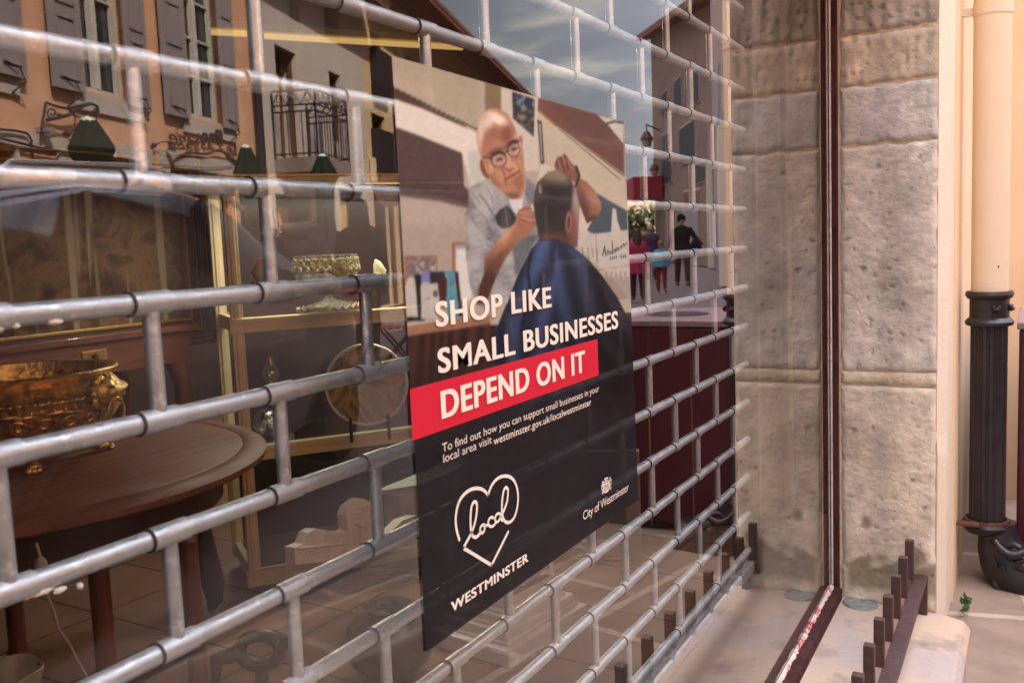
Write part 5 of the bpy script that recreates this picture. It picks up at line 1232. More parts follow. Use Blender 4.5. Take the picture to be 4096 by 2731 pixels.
# stone bands over the ground floor
bt, bb = fsh(150, 537)[1], fsh(150, 598)[1]
bnd = FB(); bnd.fbox(fsh(-260, 560)[0], fsh(300, 600)[0], bb, bt, 0, .03).fbox(fsh(300, 600)[0], fsh(600, 600)[0], fsh(450, 628)[1], fsh(450, 575)[1], 0, .032)
bnd.fbox(fsh(635, 640)[0], fsh(1002, 660)[0], fsh(668, 668)[1], fsh(668, 605)[1], 0, .04)
bnd.fbox(fsh(230, 700)[0], fsh(291, 700)[0], 0, fsh(260, 612)[1], 0, .04).fbox(fsh(561, 700)[0], fsh(600, 700)[0], 0, fsh(580, 630)[1], 0, .04)
bnd.fbox(fsh(640, 700)[0], door2[0], 0, fsh(668, 668)[1], 0, .041).fbox(fsh(62, 700)[0], fsh(75, 700)[0], 0, bb, 0, .03)
bnd.out('stone_surround', M_band_st, oh)
for (H, lab) in ((d1, 'door'), (door2, 'door'), (d0, 'door')):
    q = FB(); q.fbox(H[0], H[1], H[2], H[3], -.34, -.28)
    dob = q.out('door', M_brownw if H is d1 else M_black, oh)
    g = FB(); wv = H[1] - H[0]
    for k in range(1, 5): g.fbox(H[0] + wv * k / 5 - .03, H[0] + wv * k / 5 + .03, H[2], H[3], -.28, -.25)
    g.out('door_frame', M_brownw, dob)
pp = FB().fbox(fsh(881, 750)[0], fsh(925, 750)[0], 0, door2[3], -.28, -.18).out('pier', M_cream, oh)
# number plate 15
npx = [fsh(437, 610, .045)[0], fsh(466, 612, .045)[0], fsh(450, 628, .045)[1], fsh(450, 594, .045)[1]]
npl = FB().fbox(npx[0], npx[1], npx[2], npx[3], .035, .045).out('number_plate', mat('plate_cream', (.62, .54, .36), .6), oh)
fp = FB().fbox(fsh(522, 690)[0], fsh(557, 690)[0], fsh(540, 714)[1], fsh(540, 670)[1], .05, .06).out('notice', mat('paper', (.5, .42, .34), .7), oh)
def fletter(name, body, a_left, a_right, hbase, cap, n, parent, m, bold=.0, depth=.03, tilt=0, warp=None):
    """letters on the real front, reading left to right for someone facing it (the mirror turns them round)"""
    X, Z, fc = lettering(name, body, 0, 1, 0, 1, 0, None, None, bold, 0)
    V = []
    nb_ = len(X)
    for back in (0, 1):
        for x, z in zip(X, Z):
            s = a_right + (a_left - a_right) * x           # real left end is the mirrored right end
            h = hbase + z * cap + (warp(x) if warp else 0); V.append(fw(s, h, n + (depth if back else 0)))
    F = [f for f in fc] + [tuple(i + nb_ for i in reversed(f)) for f in fc]
    ed = {}
    for f in fc:
        for i in range(len(f)):
            a, b = f[i], f[(i + 1) % len(f)]; ed[(a, b)] = 1
    for (a, b) in list(ed):
        if (b, a) not in ed: F.append((a, b, b + nb_, a + nb_))
    o = FB(); o.add(V, F); return o.out(name, m, parent)
fletter('digits', '15', npx[0] + .05, npx[1] - .05, npx[2] + .08, (npx[3] - npx[2]) * .55, .046, npl, M_black, 0, .004)
M_sign = mat('sign_brown', (.075, .03, .026), .6, 0, .3)
sr, sl_ = fsh(905, 585, .1)[0], fsh(693, 600, .1)[0]
hs_ = fsh(800, 603, .1)[1]
fletter('sign_letters', 'Passage', sl_, sr, hs_ + .085, fsh(800, 545)[1] - fsh(800, 603)[1], .05, oh, M_sign, .008, .012, warp=lambda x: .10 * (.5 - x) + .03 * math.sin(x * 6))
fletter('sign_letters', 'Le', fsh(920, 610, .1)[0], fsh(955, 610, .1)[0], fsh(938, 622, .1)[1], fsh(938, 572)[1] - fsh(938, 622)[1], .05, oh, M_sign, .01, .02)
def ft(px, py, n=.06): s, h = fsh(px, py, n); return fw(s, h, n)
FB().tube([ft(*p) for p in ((697, 638), (715, 625), (745, 612), (775, 611), (805, 617), (835, 615), (862, 603), (890, 606), (912, 625), (932, 643), (955, 652))], [.006, .014, .017, .018, .02, .02, .017, .015, .015, .014, .008], 8).tube([ft(*p) for p in ((850, 606), (870, 600), (890, 602), (910, 618), (935, 638), (955, 645))], .012, 6).out('sign_wave', M_sign, oh)
# corner drainpipes, cables
FB().tube([fw(fsh(1020, 600)[0], .2, .09), fw(fsh(1020, 600)[0], 8.5, .09)], .05, 12).tube([fw(fsh(1034, 600)[0], .2, .08), fw(fsh(1034, 600)[0], 8.5, .08)], .03, 10).out('drainpipe', M_wire, oh, smooth=True)
FB().tube([ft(-200, 520), ft(0, 553), ft(150, 590), ft(305, 616)], .012, 6).out('cable', M_wire, oh)
FB().tube([ft(610, 657), ft(700, 664), ft(780, 670), ft(860, 672), ft(940, 662)], .006, 6).out('cable', M_wire, oh)
FB().tube([ft(0, 518), ft(60, 522), ft(110, 534), ft(125, 560), ft(130, 620), ft(132, 650)], .012, 6).out('cable', M_wire, oh)
# wall lamps
def wall_lamp(px, py, dx, lab):
    r = froot('wall_lamp', lab, 'wall lamp', *((fsh(px, py)[0], 0)), h=fsh(px, py)[1], group='swan-neck lamps on the orange house')
    s, h = fsh(px, py); a2, h2 = fsh(px + dx, py + 12)
    FB().blob(fw(s, h, .04), .034, 14).out('ball', M_wire, r, smooth=True)
    FB().tube([fw(s, h, .04), fw(s + (a2 - s) * .4, h + .05, .08), fw(s + (a2 - s) * .8, h + .06, .12), fw(a2, h2 + .04, .13)], .007, 8).out('arm', M_wire, r, smooth=True)
    FB().lathe([(.01, .045), (.02, .02), (.065, -.005), (.07, -.014), (.06, -.01)], fw(a2, h2, .13), 20).out('shade', M_wire, r, smooth=True)
    FB().blob(fw(a2, h2 - .025, .13), .022, 10).out('bulb', mat('bulb_glass', (.5, .45, .38), .2), r, smooth=True)
wall_lamp(256, 535, 45, 'swan-neck wall lamp beside the scrolled iron bracket')
wall_lamp(603, 583, 50, 'swan-neck wall lamp beside the lettered shop sign')
# scrolled bracket with chains
bk = froot('sign_bracket', 'scrolled wrought iron bracket with chains on the orange house', 'bracket', fsh(190, 450)[0], h=fsh(190, 450)[1])
def C2(x, y): return (x * .31894, 350 + y * .31894)
def ftn(x, y, n=.12): return ft(*C2(x, y), n)
M_ = FB()
M_.tube([ftn(*p) for p in ((575, 190), (700, 240), (830, 262), (940, 245), (1060, 215), (1160, 208), (1220, 240), (1238, 300), (1205, 325), (1170, 300), (1190, 270), (1215, 290))], .014, 8)
M_.tube([ftn(*p) for p in ((590, 410), (720, 385), (860, 345), (960, 290), (1060, 225), (1120, 208))], .018, 8)
M_.tube([ftn(*p) for p in ((575, 190), (560, 290), (540, 400), (520, 520))], .014, 8)
for (cx_, cy_, r_, s_) in ((655, 320, 75, 1), (740, 352, 28, -1), (890, 282, 24, 1), (965, 275, 22, -1)):
    M_.tube([ftn(cx_ + r_ * (1 - t * .75) * math.cos(s_ * 8.5 * t + .8), cy_ + r_ * (1 - t * .75) * math.sin(s_ * 8.5 * t + .8)) for t in np.linspace(0, 1, 30)], .009, 6)
M_.out('scrollwork', M_wire, bk, smooth=True)
for (cx_, y0_, y1_) in ((938, 345, 520), (1205, 330, 450)):
    c_ = FB().blob(ftn(cx_, y0_ + 10), .018, 10)
    for k in range(9): 
        y_ = y0_ + 30 + (y1_ - y0_ - 30) * k / 8; p_ = Vector(ftn(cx_ + 4, y_)); c_.blob(p_, .008, 6, (1, 1, 1.5))
    c_.out('chain', M_wire, bk)
pb_ = C2(520, 520); FB().fbox(fsh(140, 515)[0], fsh(168, 515)[0], fsh(150, 532)[1], fsh(150, 512)[1], 0, .14).out('junction_box', M_shut, bk)

# ---------------- grey house
gh = froot('grey_house', 'tall grey rendered house with iron balcony, mirrored left of poster', 'house', (sA + sB) / 2)
def rect(p_tl, p_tr, p_bl, p_br):
    a = [fsh(*p) for p in (p_tl, p_tr, p_bl, p_br)]; return ((a[0][0] + a[2][0]) / 2, (a[1][0] + a[3][0]) / 2, (a[2][1] + a[3][1]) / 2, (a[0][1] + a[1][1]) / 2)
w1 = rect((1148, -150), (1190, -130), (1152, 68), (1196, 93)); w1 = (w1[0], w1[1], w1[2], w1[2] + 1.5)
w2 = rect((1294, 0), (1352, 12), (1300, 148), (1360, 181)); w3 = rect((1315, 282), (1360, 304), (1330, 562), (1374, 577))
wb = rect((1104, 180), (1186, 217), (1118, 636), (1205, 650)); gd1 = rect((1098, 790), (1240, 770), (1105, 1000), (1240, 1000)); gd1 = (gd1[0], gd1[1], 0, fsh(1100, 775)[1])
gd2 = rect((1357, 757), (1452, 770), (1360, 1000), (1452, 1000)); gd2 = (gd2[0], gd2[1], 0, gd2[3])
HG = [w1, w2, w3, wb, gd1, gd2]
mb = FB(); wall_with_holes(mb, sA, sB, 0, hB, HG); mb.out('wall', M_grey, gh); roof(gh, sA, sB, hB, .6)
for H, k in ((w1, 3), (w2, 4), (w3, 0), (wb, 0)):
    f = FB().fbox(H[0], H[0] + .05, H[2], H[3], -.14, -.08).fbox(H[1] - .05, H[1], H[2], H[3], -.14, -.08).fbox(H[0] + .05, H[1] - .05, H[3] - .05, H[3], -.14, -.08)
    for j in range(k):
        a = H[0] + (H[1] - H[0]) * (j + 1) / (k + 1); f.tube([fw(a, H[2], -.03), fw(a, H[3], -.03)], .014, 6)
    wo_ = f.out('window', M_whitefr if k else M_brownw, gh); FB().fbox(H[0], H[1], H[2], H[3], -.32, -.28).out('pane', M_brownw if not k else M_pane, wo_)
FB().fbox(wb[0] + .1, wb[0] + .45, wb[2], wb[3] - .4, -.2, -.16).out('curtain', mat('pale_curtain', (.50, .40, .24), .8), gh)
for H in (gd1, gd2):
    f = FB(); aw = H[1] - H[0]; lo = H[0]; hi_ = H[0] + aw * .62
    f.fbox(lo, hi_, 0, H[3] - .18, -.20, -.15); f.fbox(hi_, H[1], 0, H[3], -.30, -.26, 1); f.fbox(lo, hi_, H[3] - .18, H[3], -.20, -.15, 1); f.fbox(lo + (hi_ - lo) * .48, lo + (hi_ - lo) * .52, 0, H[3] - .18, -.15, -.145, 1)
    dd_ = f.out('door', [M_doorwood, M_brownw], gh)
    s_ = FB().fbox(H[0] - .12, H[0], 0, H[3] + .12, 0, .03).fbox(H[1], H[1] + .12, 0, H[3] + .12, 0, .03).fbox(H[0], H[1], H[3], H[3] + .12, 0, .03); s_.out('door_surround', mat('pale_paint', (.56, .46, .42), .8), dd_)
# balcony
bl_ = fsh(1098, 640)[0]; br2 = fsh(1235, 655)[0]; hbal = fsh(1118, 640)[1]; htop = hbal + 1.02
bal = FB(); bal.fbox(bl_, br2, hbal - .22, hbal, 0, .75); bo = bal.out('balcony_slab', mat('balcony_stone', (.25, .19, .18), .9, 0, .2, (.18, .13, .12), 6), gh)
rg = FB()
def rail_run(p, q):
    n_ = 12 if abs(p[0] - q[0]) > .9 else 6
    P = lambda t, h: fw(p[0] + (q[0] - p[0]) * t, h, p[1] + (q[1] - p[1]) * t)
    for h in (hbal + .06, hbal + .70, hbal + .80, htop): rg.tube([P(0, h), P(1, h)], .014, 6)
    for k in range(n_ + 1):
        rg.tube([P(k / n_, hbal + .02), P(k / n_, hbal + .72)], .010, 6)
        if k < n_ and k % 2 == 0:
            t0_, t1_ = k / n_, min(1, (k + 2) / n_); rg.tube([P(t0_, hbal + .80), P((t0_ + t1_) / 2, htop)], .008, 5).tube([P((t0_ + t1_) / 2, htop), P(t1_, hbal + .80)], .008, 5)
            rg.tube([P((t0_ + t1_) / 2 + .4 * (t1_ - t0_) * .5 * math.cos(u), hbal + .9 + .06 * math.sin(u)) for u in np.linspace(0, 2 * PI, 10, False)], .007, 5, closed=True)
    rg.tube([P(0, hbal), P(0, htop)], .018, 6); rg.tube([P(1, hbal), P(1, htop)], .018, 6)
rail_run((bl_, .72), (br2, .72)); rail_run((bl_, .02), (bl_, .72)); rail_run((br2, .72), (br2, .02))
rg.out('balcony_railing', M_wire, gh)

# ---------------- ochre house, further along
yh = froot('ochre_house', 'ochre house with dark balconies further down the mirrored row', 'house', (sB + sC) / 2)
v1 = rect((1479, 118), (1517, 152), (1492, 385), (1540, 399)); v2 = rect((1489, 453), (1538, 471), (1495, 705), (1553, 708))
HY = [v1, v2]; pit = 2.6
for k in range(1, 8):
    for v in (v1, v2):
        q = (v[0] + pit * k, v[1] + pit * k, v[2], v[3])
        if q[1] < sC - .4: HY.append(q)
gdo = rect((1500, 790), (1560, 800), (1500, 1000), (1560, 1000)); gdo = (gdo[0], gdo[1] + .6, 0, fsh(1500, 742)[1]); HY.append(gdo)
mb = FB(); wall_with_holes(mb, sB, sC, 0, hC, HY); mb.out('wall', M_beige, yh); roof(yh, sB, sC, hC, .8)
for H in HY:
    f = FB().fbox(H[0], H[0] + .06, H[2], H[3], -.14, -.08).fbox(H[1] - .06, H[1], H[2], H[3], -.14, -.08)
    wo_ = f.out('window' if H is not gdo else 'door', M_brownw, yh); FB().fbox(H[0], H[1], H[2], H[3], -.32, -.28).out('pane', M_black, wo_)
    if H is not gdo and abs(H[2]) > 1:
        FB().fbox(H[0] - .1, H[1] + .1, H[2] - .02, H[2] + .95, .12, .16).fbox(H[0] - .1, H[0] - .06, H[2] - .02, H[2] + .95, 0, .12).fbox(H[1] + .06, H[1] + .1, H[2] - .02, H[2] + .95, 0, .12).out('balcony', M_wire, wo_)
FB().fbox(sB + .1, sB + 1.0, gdo[3] + .05, gdo[3] + .55, .02, .08).out('fascia', mat('pale_fascia', (.58, .48, .30), .7), yh)
FB().tube([fw(sB + .2, gdo[3] - .2, .05), fw(sB + 1.2, gdo[3] - .2, .05)], .012, 6).out('awning_bar', M_wire, yh)
sg = FB(); sc0 = ft(1560, 765, .9)
sg.lathe([(.0001, -.02), (.30, -.02), (.30, .02), (.0001, .02)], (0, 0, 0), 24)
sg.v = [(sc0[0] + x * FN[0] * 1.0, sc0[1] + x * FN[1] * 1.0 + z * FU[1], sc0[2] + y) for x, y, z in sg.v]
so2 = sg.out('hanging_sign', M_brownw, yh, smooth=False)
FB().tube([fw(*fsh(1560, 735, .9), .9), fw(fsh(1560, 735, .9)[0], fsh(1560, 735, .9)[1], 0)], .02, 6).out('sign_arm', M_wire, yh)

# ---------------- end of the street: hill and shrubs
hl_ = MB(); rnd = random.Random(12); V = []; nx, ny = 40, 10
e0 = at(2380, 950, 95); e1 = at(2760, 950, 95); ed = (e1 - e0); 
for j in range(ny + 1):
    for i in range(nx + 1):
        p = e0 + ed * (i / nx * 3 - 1) + np.array([-ed[1], ed[0], 0]) / np.linalg.norm(ed[:2]) * (j / ny * 50)
        V.append((p[0], p[1], max(-.1, (6.2 * math.sin(PI * min(1, j / ny * 1.6) * .5) + .8 * math.sin(i * .7) + .5 * rnd.random()) * (1 if j else 0))))
hl_.add(V, [(j * (nx + 1) + i, j * (nx + 1) + i + 1, (j + 1) * (nx + 1) + i + 1, (j + 1) * (nx + 1) + i) for j in range(ny) for i in range(nx)])
tag(hl_.build('hills', mat('dry_hill', (.30, .20, .14), .95, 0, .1, (.22, .19, .10), .15), None, flip=True, smooth=True), kind='structure')
M_leaf = mat('shrub_leaves', (.035, .05, .015), .7, 0, .2, (.08, .08, .03), 3)
for k, (px, dd2, hh, lab) in enumerate(((2575, 62, 3.4, 'rounded green shrub at the far end of the mirrored street'), (2505, 70, 3.0, 'low green shrub beside poster edge at street end'))):
    c = at(px, 950, dd2); r_ = MB(); rnd = random.Random(40 + k)
    rt = thing('shrub', lab, 'shrub', (c[0], -c[1], 0), 'shrubs at the end of the street')
    for i in range(700):
        u = Vector((rnd.gauss(0, 1), rnd.gauss(0, 1), rnd.gauss(0, 1))).normalized() * rnd.uniform(.55, 1) ; p = Vector((c[0] + u.x * 2.4, c[1] + u.y * 2.0, hh * .55 + u.z * hh * .5))
        if p.z < .1: continue
        a = Vector((rnd.gauss(0, 1), rnd.gauss(0, 1), rnd.gauss(0, 1))).normalized() * .22; b = a.cross(Vector((rnd.gauss(0, 1), rnd.gauss(0, 1), 1))).normalized() * .12
        r_.add([p - a, p + b, p + a, p - b], [(0, 1, 2, 3)])
    r_.build('foliage', M_leaf, rt, flip=True); MB().tube([(c[0], c[1], 0), (c[0] + .1, c[1], hh * .5), (c[0] - .1, c[1], hh * .8)], [.12, .08, .03], 8).build('stem', M_brownw, rt, flip=True)

# ---------------- houses on this side of the street, seen at the right of the mirror
def block(name, lab, pxs, col, eave, wins, depth=9, roof_over=.7, gable=0):
    (p0, d0_), (p1, d1_) = pxs; A = at(p0, 950, d0_)[:2]; B = at(p1, 950, d1_)[:2]; u = (B - A); Lh = np.linalg.norm(u); u /= Lh; nrm = np.array([-u[1], u[0]])
    if nrm @ (EYE[:2] - A) < 0: nrm = -nrm
    def w(s, h, n=0): q = A + u * s + nrm * n; return (q[0], q[1], h)
    mid = A + u * Lh / 2
    rt = thing(name, lab, 'house', (mid[0], -mid[1], 0))
    m_ = MB()
    def bx(mb_, a0, a1, h0, h1, n0, n1):
        P = [w(a, h, n) for h in (h0, h1) for (a, n) in ((a0, n0), (a1, n0), (a1, n1), (a0, n1))]; mb_.add(P, [(0, 3, 2, 1), (4, 5, 6, 7), (0, 1, 5, 4), (1, 2, 6, 5), (2, 3, 7, 6), (3, 0, 4, 7)]); return mb_
    bx(m_, 0, Lh, 0, eave + min(0, gable), -depth, 0)
    if gable < 0: m_.add([w(0, eave + gable, 0), w(Lh, eave + gable, 0), w(0, eave, 0)], [(0, 1, 2)])
    m_.build('wall', col, rt, flip=True)
    m_ = MB(); P = [w(-roof_over, eave, roof_over), w(Lh + .1, eave + gable, roof_over), w(Lh + .1, eave + 1.2 + gable, -depth), w(-roof_over, eave + 1.2, -depth)]; Q = [(x, y, z + .3) for x, y, z in P]
    m_.add(P + Q, [(0, 1, 2, 3), (7, 6, 5, 4), (0, 4, 5, 1), (1, 5, 6, 2), (2, 6, 7, 3), (3, 7, 4, 0)])
    if gable > 0: m_.add([w(0, eave, .01), w(Lh, eave, .01), w(Lh, eave + gable, .01)], [(0, 1, 2)])
    m_.build('roof', M_tile, rt, flip=True)
    def ps(px, py):
        d = ray(px, py); t = ((A - EYE[:2]) @ nrm) / (d[:2] @ nrm); P_ = EYE + t * d; return float((P_[:2] - A) @ u), float(P_[2])
    for (x0, y0, x1, y1, mm) in wins:
        s0, h1_ = ps(x0, y0); s1, h0_ = ps(x1, y1); s0, s1 = min(s0, s1), max(s0, s1); h0_ = max(0.02, h0_)
        f = MB(); bx(f, s0 - .08, s1 + .08, h0_ - .05, h1_ + .08, 0, .05); wo_ = f.build('window', M_band_st, rt, flip=True); bx(MB(), s0, s1, h0_, h1_, .05, .07).build('pane', mm, wo_, flip=True)
    return rt, w, ps, bx
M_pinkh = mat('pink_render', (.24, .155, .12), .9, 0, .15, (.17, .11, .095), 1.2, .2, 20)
M_paleh = mat('pale_render', (.38, .28, .235), .9, 0, .15, (.26, .19, .17), 1.5, .2, 20)  # pale brown render with random mottling
e2, w2_, ps2, bx2 = block('far_house', 'brownish pink house with dark windows, mirrored right of poster', ((2622, 52), (2865, 36)), M_pinkh, 12.0,
    [(2722, 520, 2785, 632, M_black), (2655, 545, 2680, 612, M_black), (2652, 635, 2690, 725, M_black), (2790, 660, 2828, 722, M_black), (2740, 770, 2760, 830, M_brownw), (2780, 765, 2806, 830, M_brownw), (2628, 830, 2668, 1060, M_brownw), (2730, 830, 2800, 1070, M_shut), (2700, 330, 2730, 420, M_black), (2765, 300, 2800, 400, M_black), (2650, 380, 2672, 450, M_black)], gable=-2.1)
bx2(MB(), .2, 3.6, 3.3, 4.4, .1, 1.6).build('awning', mat('red_awning', (.30, .02, .03), .7), e2, flip=True)
e1, w1_, ps1, bx1 = block('near_house', 'tall pale house with white door frames, mirrored beside the stone', ((2858, 35.5), (3010, 15)), M_paleh, 12.5,
    [(2862, 360, 2885, 470, M_shut), (2870, 545, 2900, 620, M_shut), (2880, 680, 2902, 760, M_shut), (2868, 790, 2896, 1080, mat('blue_grey_door', (.16, .14, .20), .6))])
for (px, wd_) in ((2855, .5), (2916, .5)):
    s0, _ = ps1(px, 900); bx1(MB(), s0 - wd_ / 2, s0 + wd_ / 2, 0, 3.9, .02, .25).build('pilaster', mat('white_stucco', (.72, .62, .52), .8), e1, flip=True)
# two street lanterns on brackets
for (px, py, r_, dd2, lab) in ((2587, 562, .32, 46, 'larger glass street lantern hanging against the mirrored sky'), (2617, 682, .26, 49, 'smaller street lantern hanging lower beside the far house')):
    c = Vector(at(px, py, dd2)); e_ = Vector(at(2640, py - 40, dd2 + 3)); rt = thing('street_lantern', lab, 'street lantern', (c.x, -c.y, c.z), 'lanterns on the far house')
    MB().lathe([(.02, r_ * 1.5), (r_ * .5, r_ * 1.2), (r_, r_ * .25), (r_ * .95, 0), (.001, 0)], c[:], 10).build('hood', M_brownw, rt, flip=True)
    MB().lathe([(r_ * .9, 0), (r_ * .6, -r_ * 1.0), (.001, -r_ * 1.05)], c[:], 10).build('glass', mat('lantern_glass', (.35, .28, .24), .2), rt, flip=True)
    MB().tube([c + Vector((0, 0, r_ * 1.5)), c + Vector((0, 0, r_ * 2.4)), e_], .035, 6).build('arm', M_wire, rt, flip=True)

# ---------------- closed parasols
def parasol(px, depth, pyt, pyw, halfw, label, bottom, hoodonly=False):
    c = at(px, pyw, depth); k = depth / FPX; ez = lambda py: EYE[2] - (py - (1058 - px * .0407)) * k
    rt = thing('closed_parasol', label, 'parasol', (c[0], -c[1], 0), 'closed parasols outside the cafe')
    zt_, zw, W = ez(pyt), ez(pyw), halfw * k
    fold = lambda a, z: 1 + .10 * math.cos(a * 8) + .05 * math.cos(a * 3 + z * 4)
    m_ = MB().lathe([(.0001, zt_ + .02), (W * .30, zt_ - .005), (W * .36, zt_ - .03)], (c[0], c[1], 0), 32); m_.build('cap', mat('white_vinyl', (.6, .58, .55), .6), rt, flip=True, smooth=True)
    M_gr = mat('green_canvas', (.006, .022, .011), .8, 0, .1, (.004, .010, .008), 3)
    MB().lathe([(W * .36, zt_ - .02), (W * .55, zt_ - (zt_ - zw) * .35), (W * .85, zt_ - (zt_ - zw) * .75), (W, zw), (W * .97, zw - .03), (W * .80, zw - .10), (W * .66, zw - .20)], (c[0], c[1], 0), 96, mod=fold).build('hood', M_gr, rt, flip=True, smooth=True)
    MB().lathe([(W * .66, zw - .20), (W * .62, zw - .5), (W * .68, zw - .8), (W * .60, (zw + bottom) / 2), (W * .75, bottom + .25), (W * .85, bottom), (W * .3, bottom + .02)], (c[0], c[1], 0), 96, mod=fold).build('canvas', mat('dark_canvas', (.012, .012, .014), .85), rt, flip=True, smooth=True)
    MB().tube([(c[0], c[1], .06), (c[0], c[1], zt_)], .022, 10).build('pole', M_wire, rt, flip=True)
    MB().box(c[0] - .28, c[0] + .28, c[1] - .28, c[1] + .28, 0.002, .06).build('base', M_iron, rt, flip=True, bevel=.01)
parasol(362, 7.8, 478, 596, 82, 'closed green parasol with white cap below the iron bracket', .9)
parasol(990, 10.7, 587, 700, 54, 'closed green parasol at corner of the orange house', .9)
parasol(1294, 12.4, 622, 706, 52, 'closed green parasol between the two people below the balcony', 1.2)
c = at(164, 1000, 9.3); k = 9.3 / FPX
rt = thing('closed_parasol', 'small closed purple parasol above the wooden stall', 'parasol', (c[0], -c[1], 0), 'closed parasols outside the cafe')
ez = lambda py: EYE[2] - (py - 1051) * k
MB().lathe([(.0001, ez(612)), (.03, ez(630)), (.08, ez(690)), (.075, ez(730)), (.04, ez(765))], (c[0], c[1], 0), 24, mod=lambda a, z: 1 + .1 * math.cos(a * 6)).build('canvas', mat('purple_canvas', (.06, .035, .045), .8), rt, flip=True, smooth=True)
MB().tube([(c[0], c[1], 0), (c[0], c[1], ez(500))], .014, 8).build('pole', M_wire, rt, flip=True)
st2 = thing('wooden_stall', 'small roofed wooden stall behind the mirrored car', 'stall', (c[0], -c[1], 0)); 
def vb(x0p, x1p, y0p, y1p, dep, th=.4):
    a, b = at(x0p, y1p, dep), at(x1p, y1p, dep); d = Vector(b - a); d.z = 0; ln = d.length; d.normalize(); n_ = Vector((-d.y, d.x, 0)); k_ = dep / FPX
    z1_, z0_ = EYE[2] - (y0p - 1052) * k_, EYE[2] - (y1p - 1052) * k_
    A = Vector((a[0], a[1], 0)); P = [A + d * u + n_ * v + Vector((0, 0, z)) for z in (z0_, z1_) for (u, v) in ((0, 0), (ln, 0), (ln, th), (0, th))]
    m_ = MB(); m_.add(P, [(0, 3, 2, 1), (4, 5, 6, 7), (0, 1, 5, 4), (1, 2, 6, 5), (2, 3, 7, 6), (3, 0, 4, 7)]); return m_
vb(115, 225, 765, 785, 9.2, .5).build('roof', M_brownw, st2, flip=True); vb(122, 216, 785, 1400, 9.25, .4).build('body', M_brownw, st2, flip=True)
vb(132, 170, 806, 816, 9.2, .02).build('blue_box', mat('blue_paper', (.05, .17, .35), .6), st2, flip=True); vb(175, 214, 806, 813, 9.2, .02).build('green_box', mat('green_paper', (.30, .42, .12), .6), st2, flip=True)

# ---------------- parked cars
def car(s_mid, lat_px, lat_depth, paint, label, roofh):
    c = at(lat_px, 1000, lat_depth); o = Vector((c[0], c[1], 0)); u = Vector((FU[0], FU[1], 0)); n_ = Vector((FN[0], FN[1], 0)) * -1      # n_ points away from the shop
    rt = thing('parked_car', label, 'car', (c[0], -c[1], 0), 'cars parked along the street')
    K = roofh / 1.50
    def w(x, y, z): p = o + u * (x + s_mid) + n_ * y; return (p.x, p.y, z * K)
    # half-width profile stations along the car: (x, belt z, roof z, half width)
    st_ = [(-.62, .62, .70, .70), (-.60, .80, .86, .78), (-.50, .92, 1.02, .84), (-.30, .98, 1.26, .86), (.0, .99, 1.42, .87), (.5, 1.0, 1.49, .88), (1.1, .99, 1.50, .88), (1.6, .98, 1.45, .88), (2.05, .97, 1.30, .88), (2.45, .96, 1.10, .87), (2.75, .95, .99, .86), (2.98, .90, .93, .84), (3.16, .80, .84, .80), (3.24, .62, .66, .72)]
    V, F = [], []; L_ = []
    for (x, zb3, zr, hw) in st_:
        tw = hw * (.80 if zr - zb3 > .2 else .93)
        ringp = [(-hw * .96, .28), (-hw, .45), (-hw, zb3 - .06), (-hw * .985, zb3), (-tw, zr - .05), (-tw * .9, zr), (0, zr + .02), (tw * .9, zr), (tw, zr - .05), (hw * .985, zb3), (hw, zb3 - .06), (hw, .45), (hw * .96, .28)]
        L_.append(len(ringp)); V += [w(x, y, z) for y, z in ringp]
    m = L_[0]
    for i in range(len(st_) - 1):
        for j in range(m - 1): F.append((i * m + j, i * m + j + 1, (i + 1) * m + j + 1, (i + 1) * m + j))
    F += [tuple(range(m)), tuple(range((len(st_) - 1) * m, len(st_) * m))]
    # window band faces get the glass
    mi = [1 if (f[0] % m in (3, 8) and len(f) == 4 and 2 <= f[0] // m <= 8) else 0 for f in F]
    b_ = MB(); b_.v, b_.f, b_.mi = [tuple(v) for v in V], F, mi
    bo_ = b_.build('body', [paint, M_pane], rt, flip=True, smooth=True, angle=35)
    for y in (-.74, .74):                              # roof rails, pillars
        MB().tube([w(-.05, y * .92, 1.42), w(.15, y * .9, 1.52), (w(.9, y * .9, 1.56)), w(1.6, y * .9, 1.51), w(1.85, y * .92, 1.42)], .016, 8).build('roof_rail', M_galv, rt, flip=True, smooth=True)
    for y in (-.845, .845):
        for (xa, xb) in ((.42, .48), (1.30, 1.36)): MB().tube([w(xa, y * 1.0, .98), w(xb, y * .845, 1.44)], .022, 6).build('pillar', paint, rt, flip=True)
    for x in (.05, 2.55):
        for y in (-.80, .80):
            q = Vector(w(x, y, .31 / K)); ax = n_
            ringm = MB(); R_ = Matrix((u, Vector((0, 0, 1)), ax)).transposed()
            pr = [(.0001, .09), (.17, .10), (.19, .10), (.30, .10), (.315, .06), (.315, -.06), (.30, -.10)]
            Vv = []
            for r, h in pr:
                for j in range(24): a = 2 * PI * j / 24; Vv.append(q + R_ @ Vector((r * math.cos(a), r * math.sin(a), h * (1 if y > 0 else -1))))
            ringm.add(Vv, [(i * 24 + j, i * 24 + (j + 1) % 24, (i + 1) * 24 + (j + 1) % 24, (i + 1) * 24 + j) for i in range(len(pr) - 1) for j in range(24)], 0)
            ringm.mi = [1 if k < 24 else 0 for k in range(len(ringm.f))]
            ringm.build('wheel', [M_black, M_iron], rt, flip=True, smooth=True)
    for y in (-.62, .62):
        MB().obox(w(3.18, y, .68), (.05, .10, .06), Matrix((u, n_, Vector((0, 0, 1)))).transposed()).build('headlight', M_galv, rt, flip=True, bevel=.01)
    for y in (-.98, .98): MB().blob(w(2.2, y, 1.02), .09, 10, (.6, 1, .7)).build('mirror', paint, rt, flip=True, smooth=True)
    return rt
M_cpaint = mat('blue_grey_car_paint', (.10, .10, .15), .25, .3, .6, coat=.8)
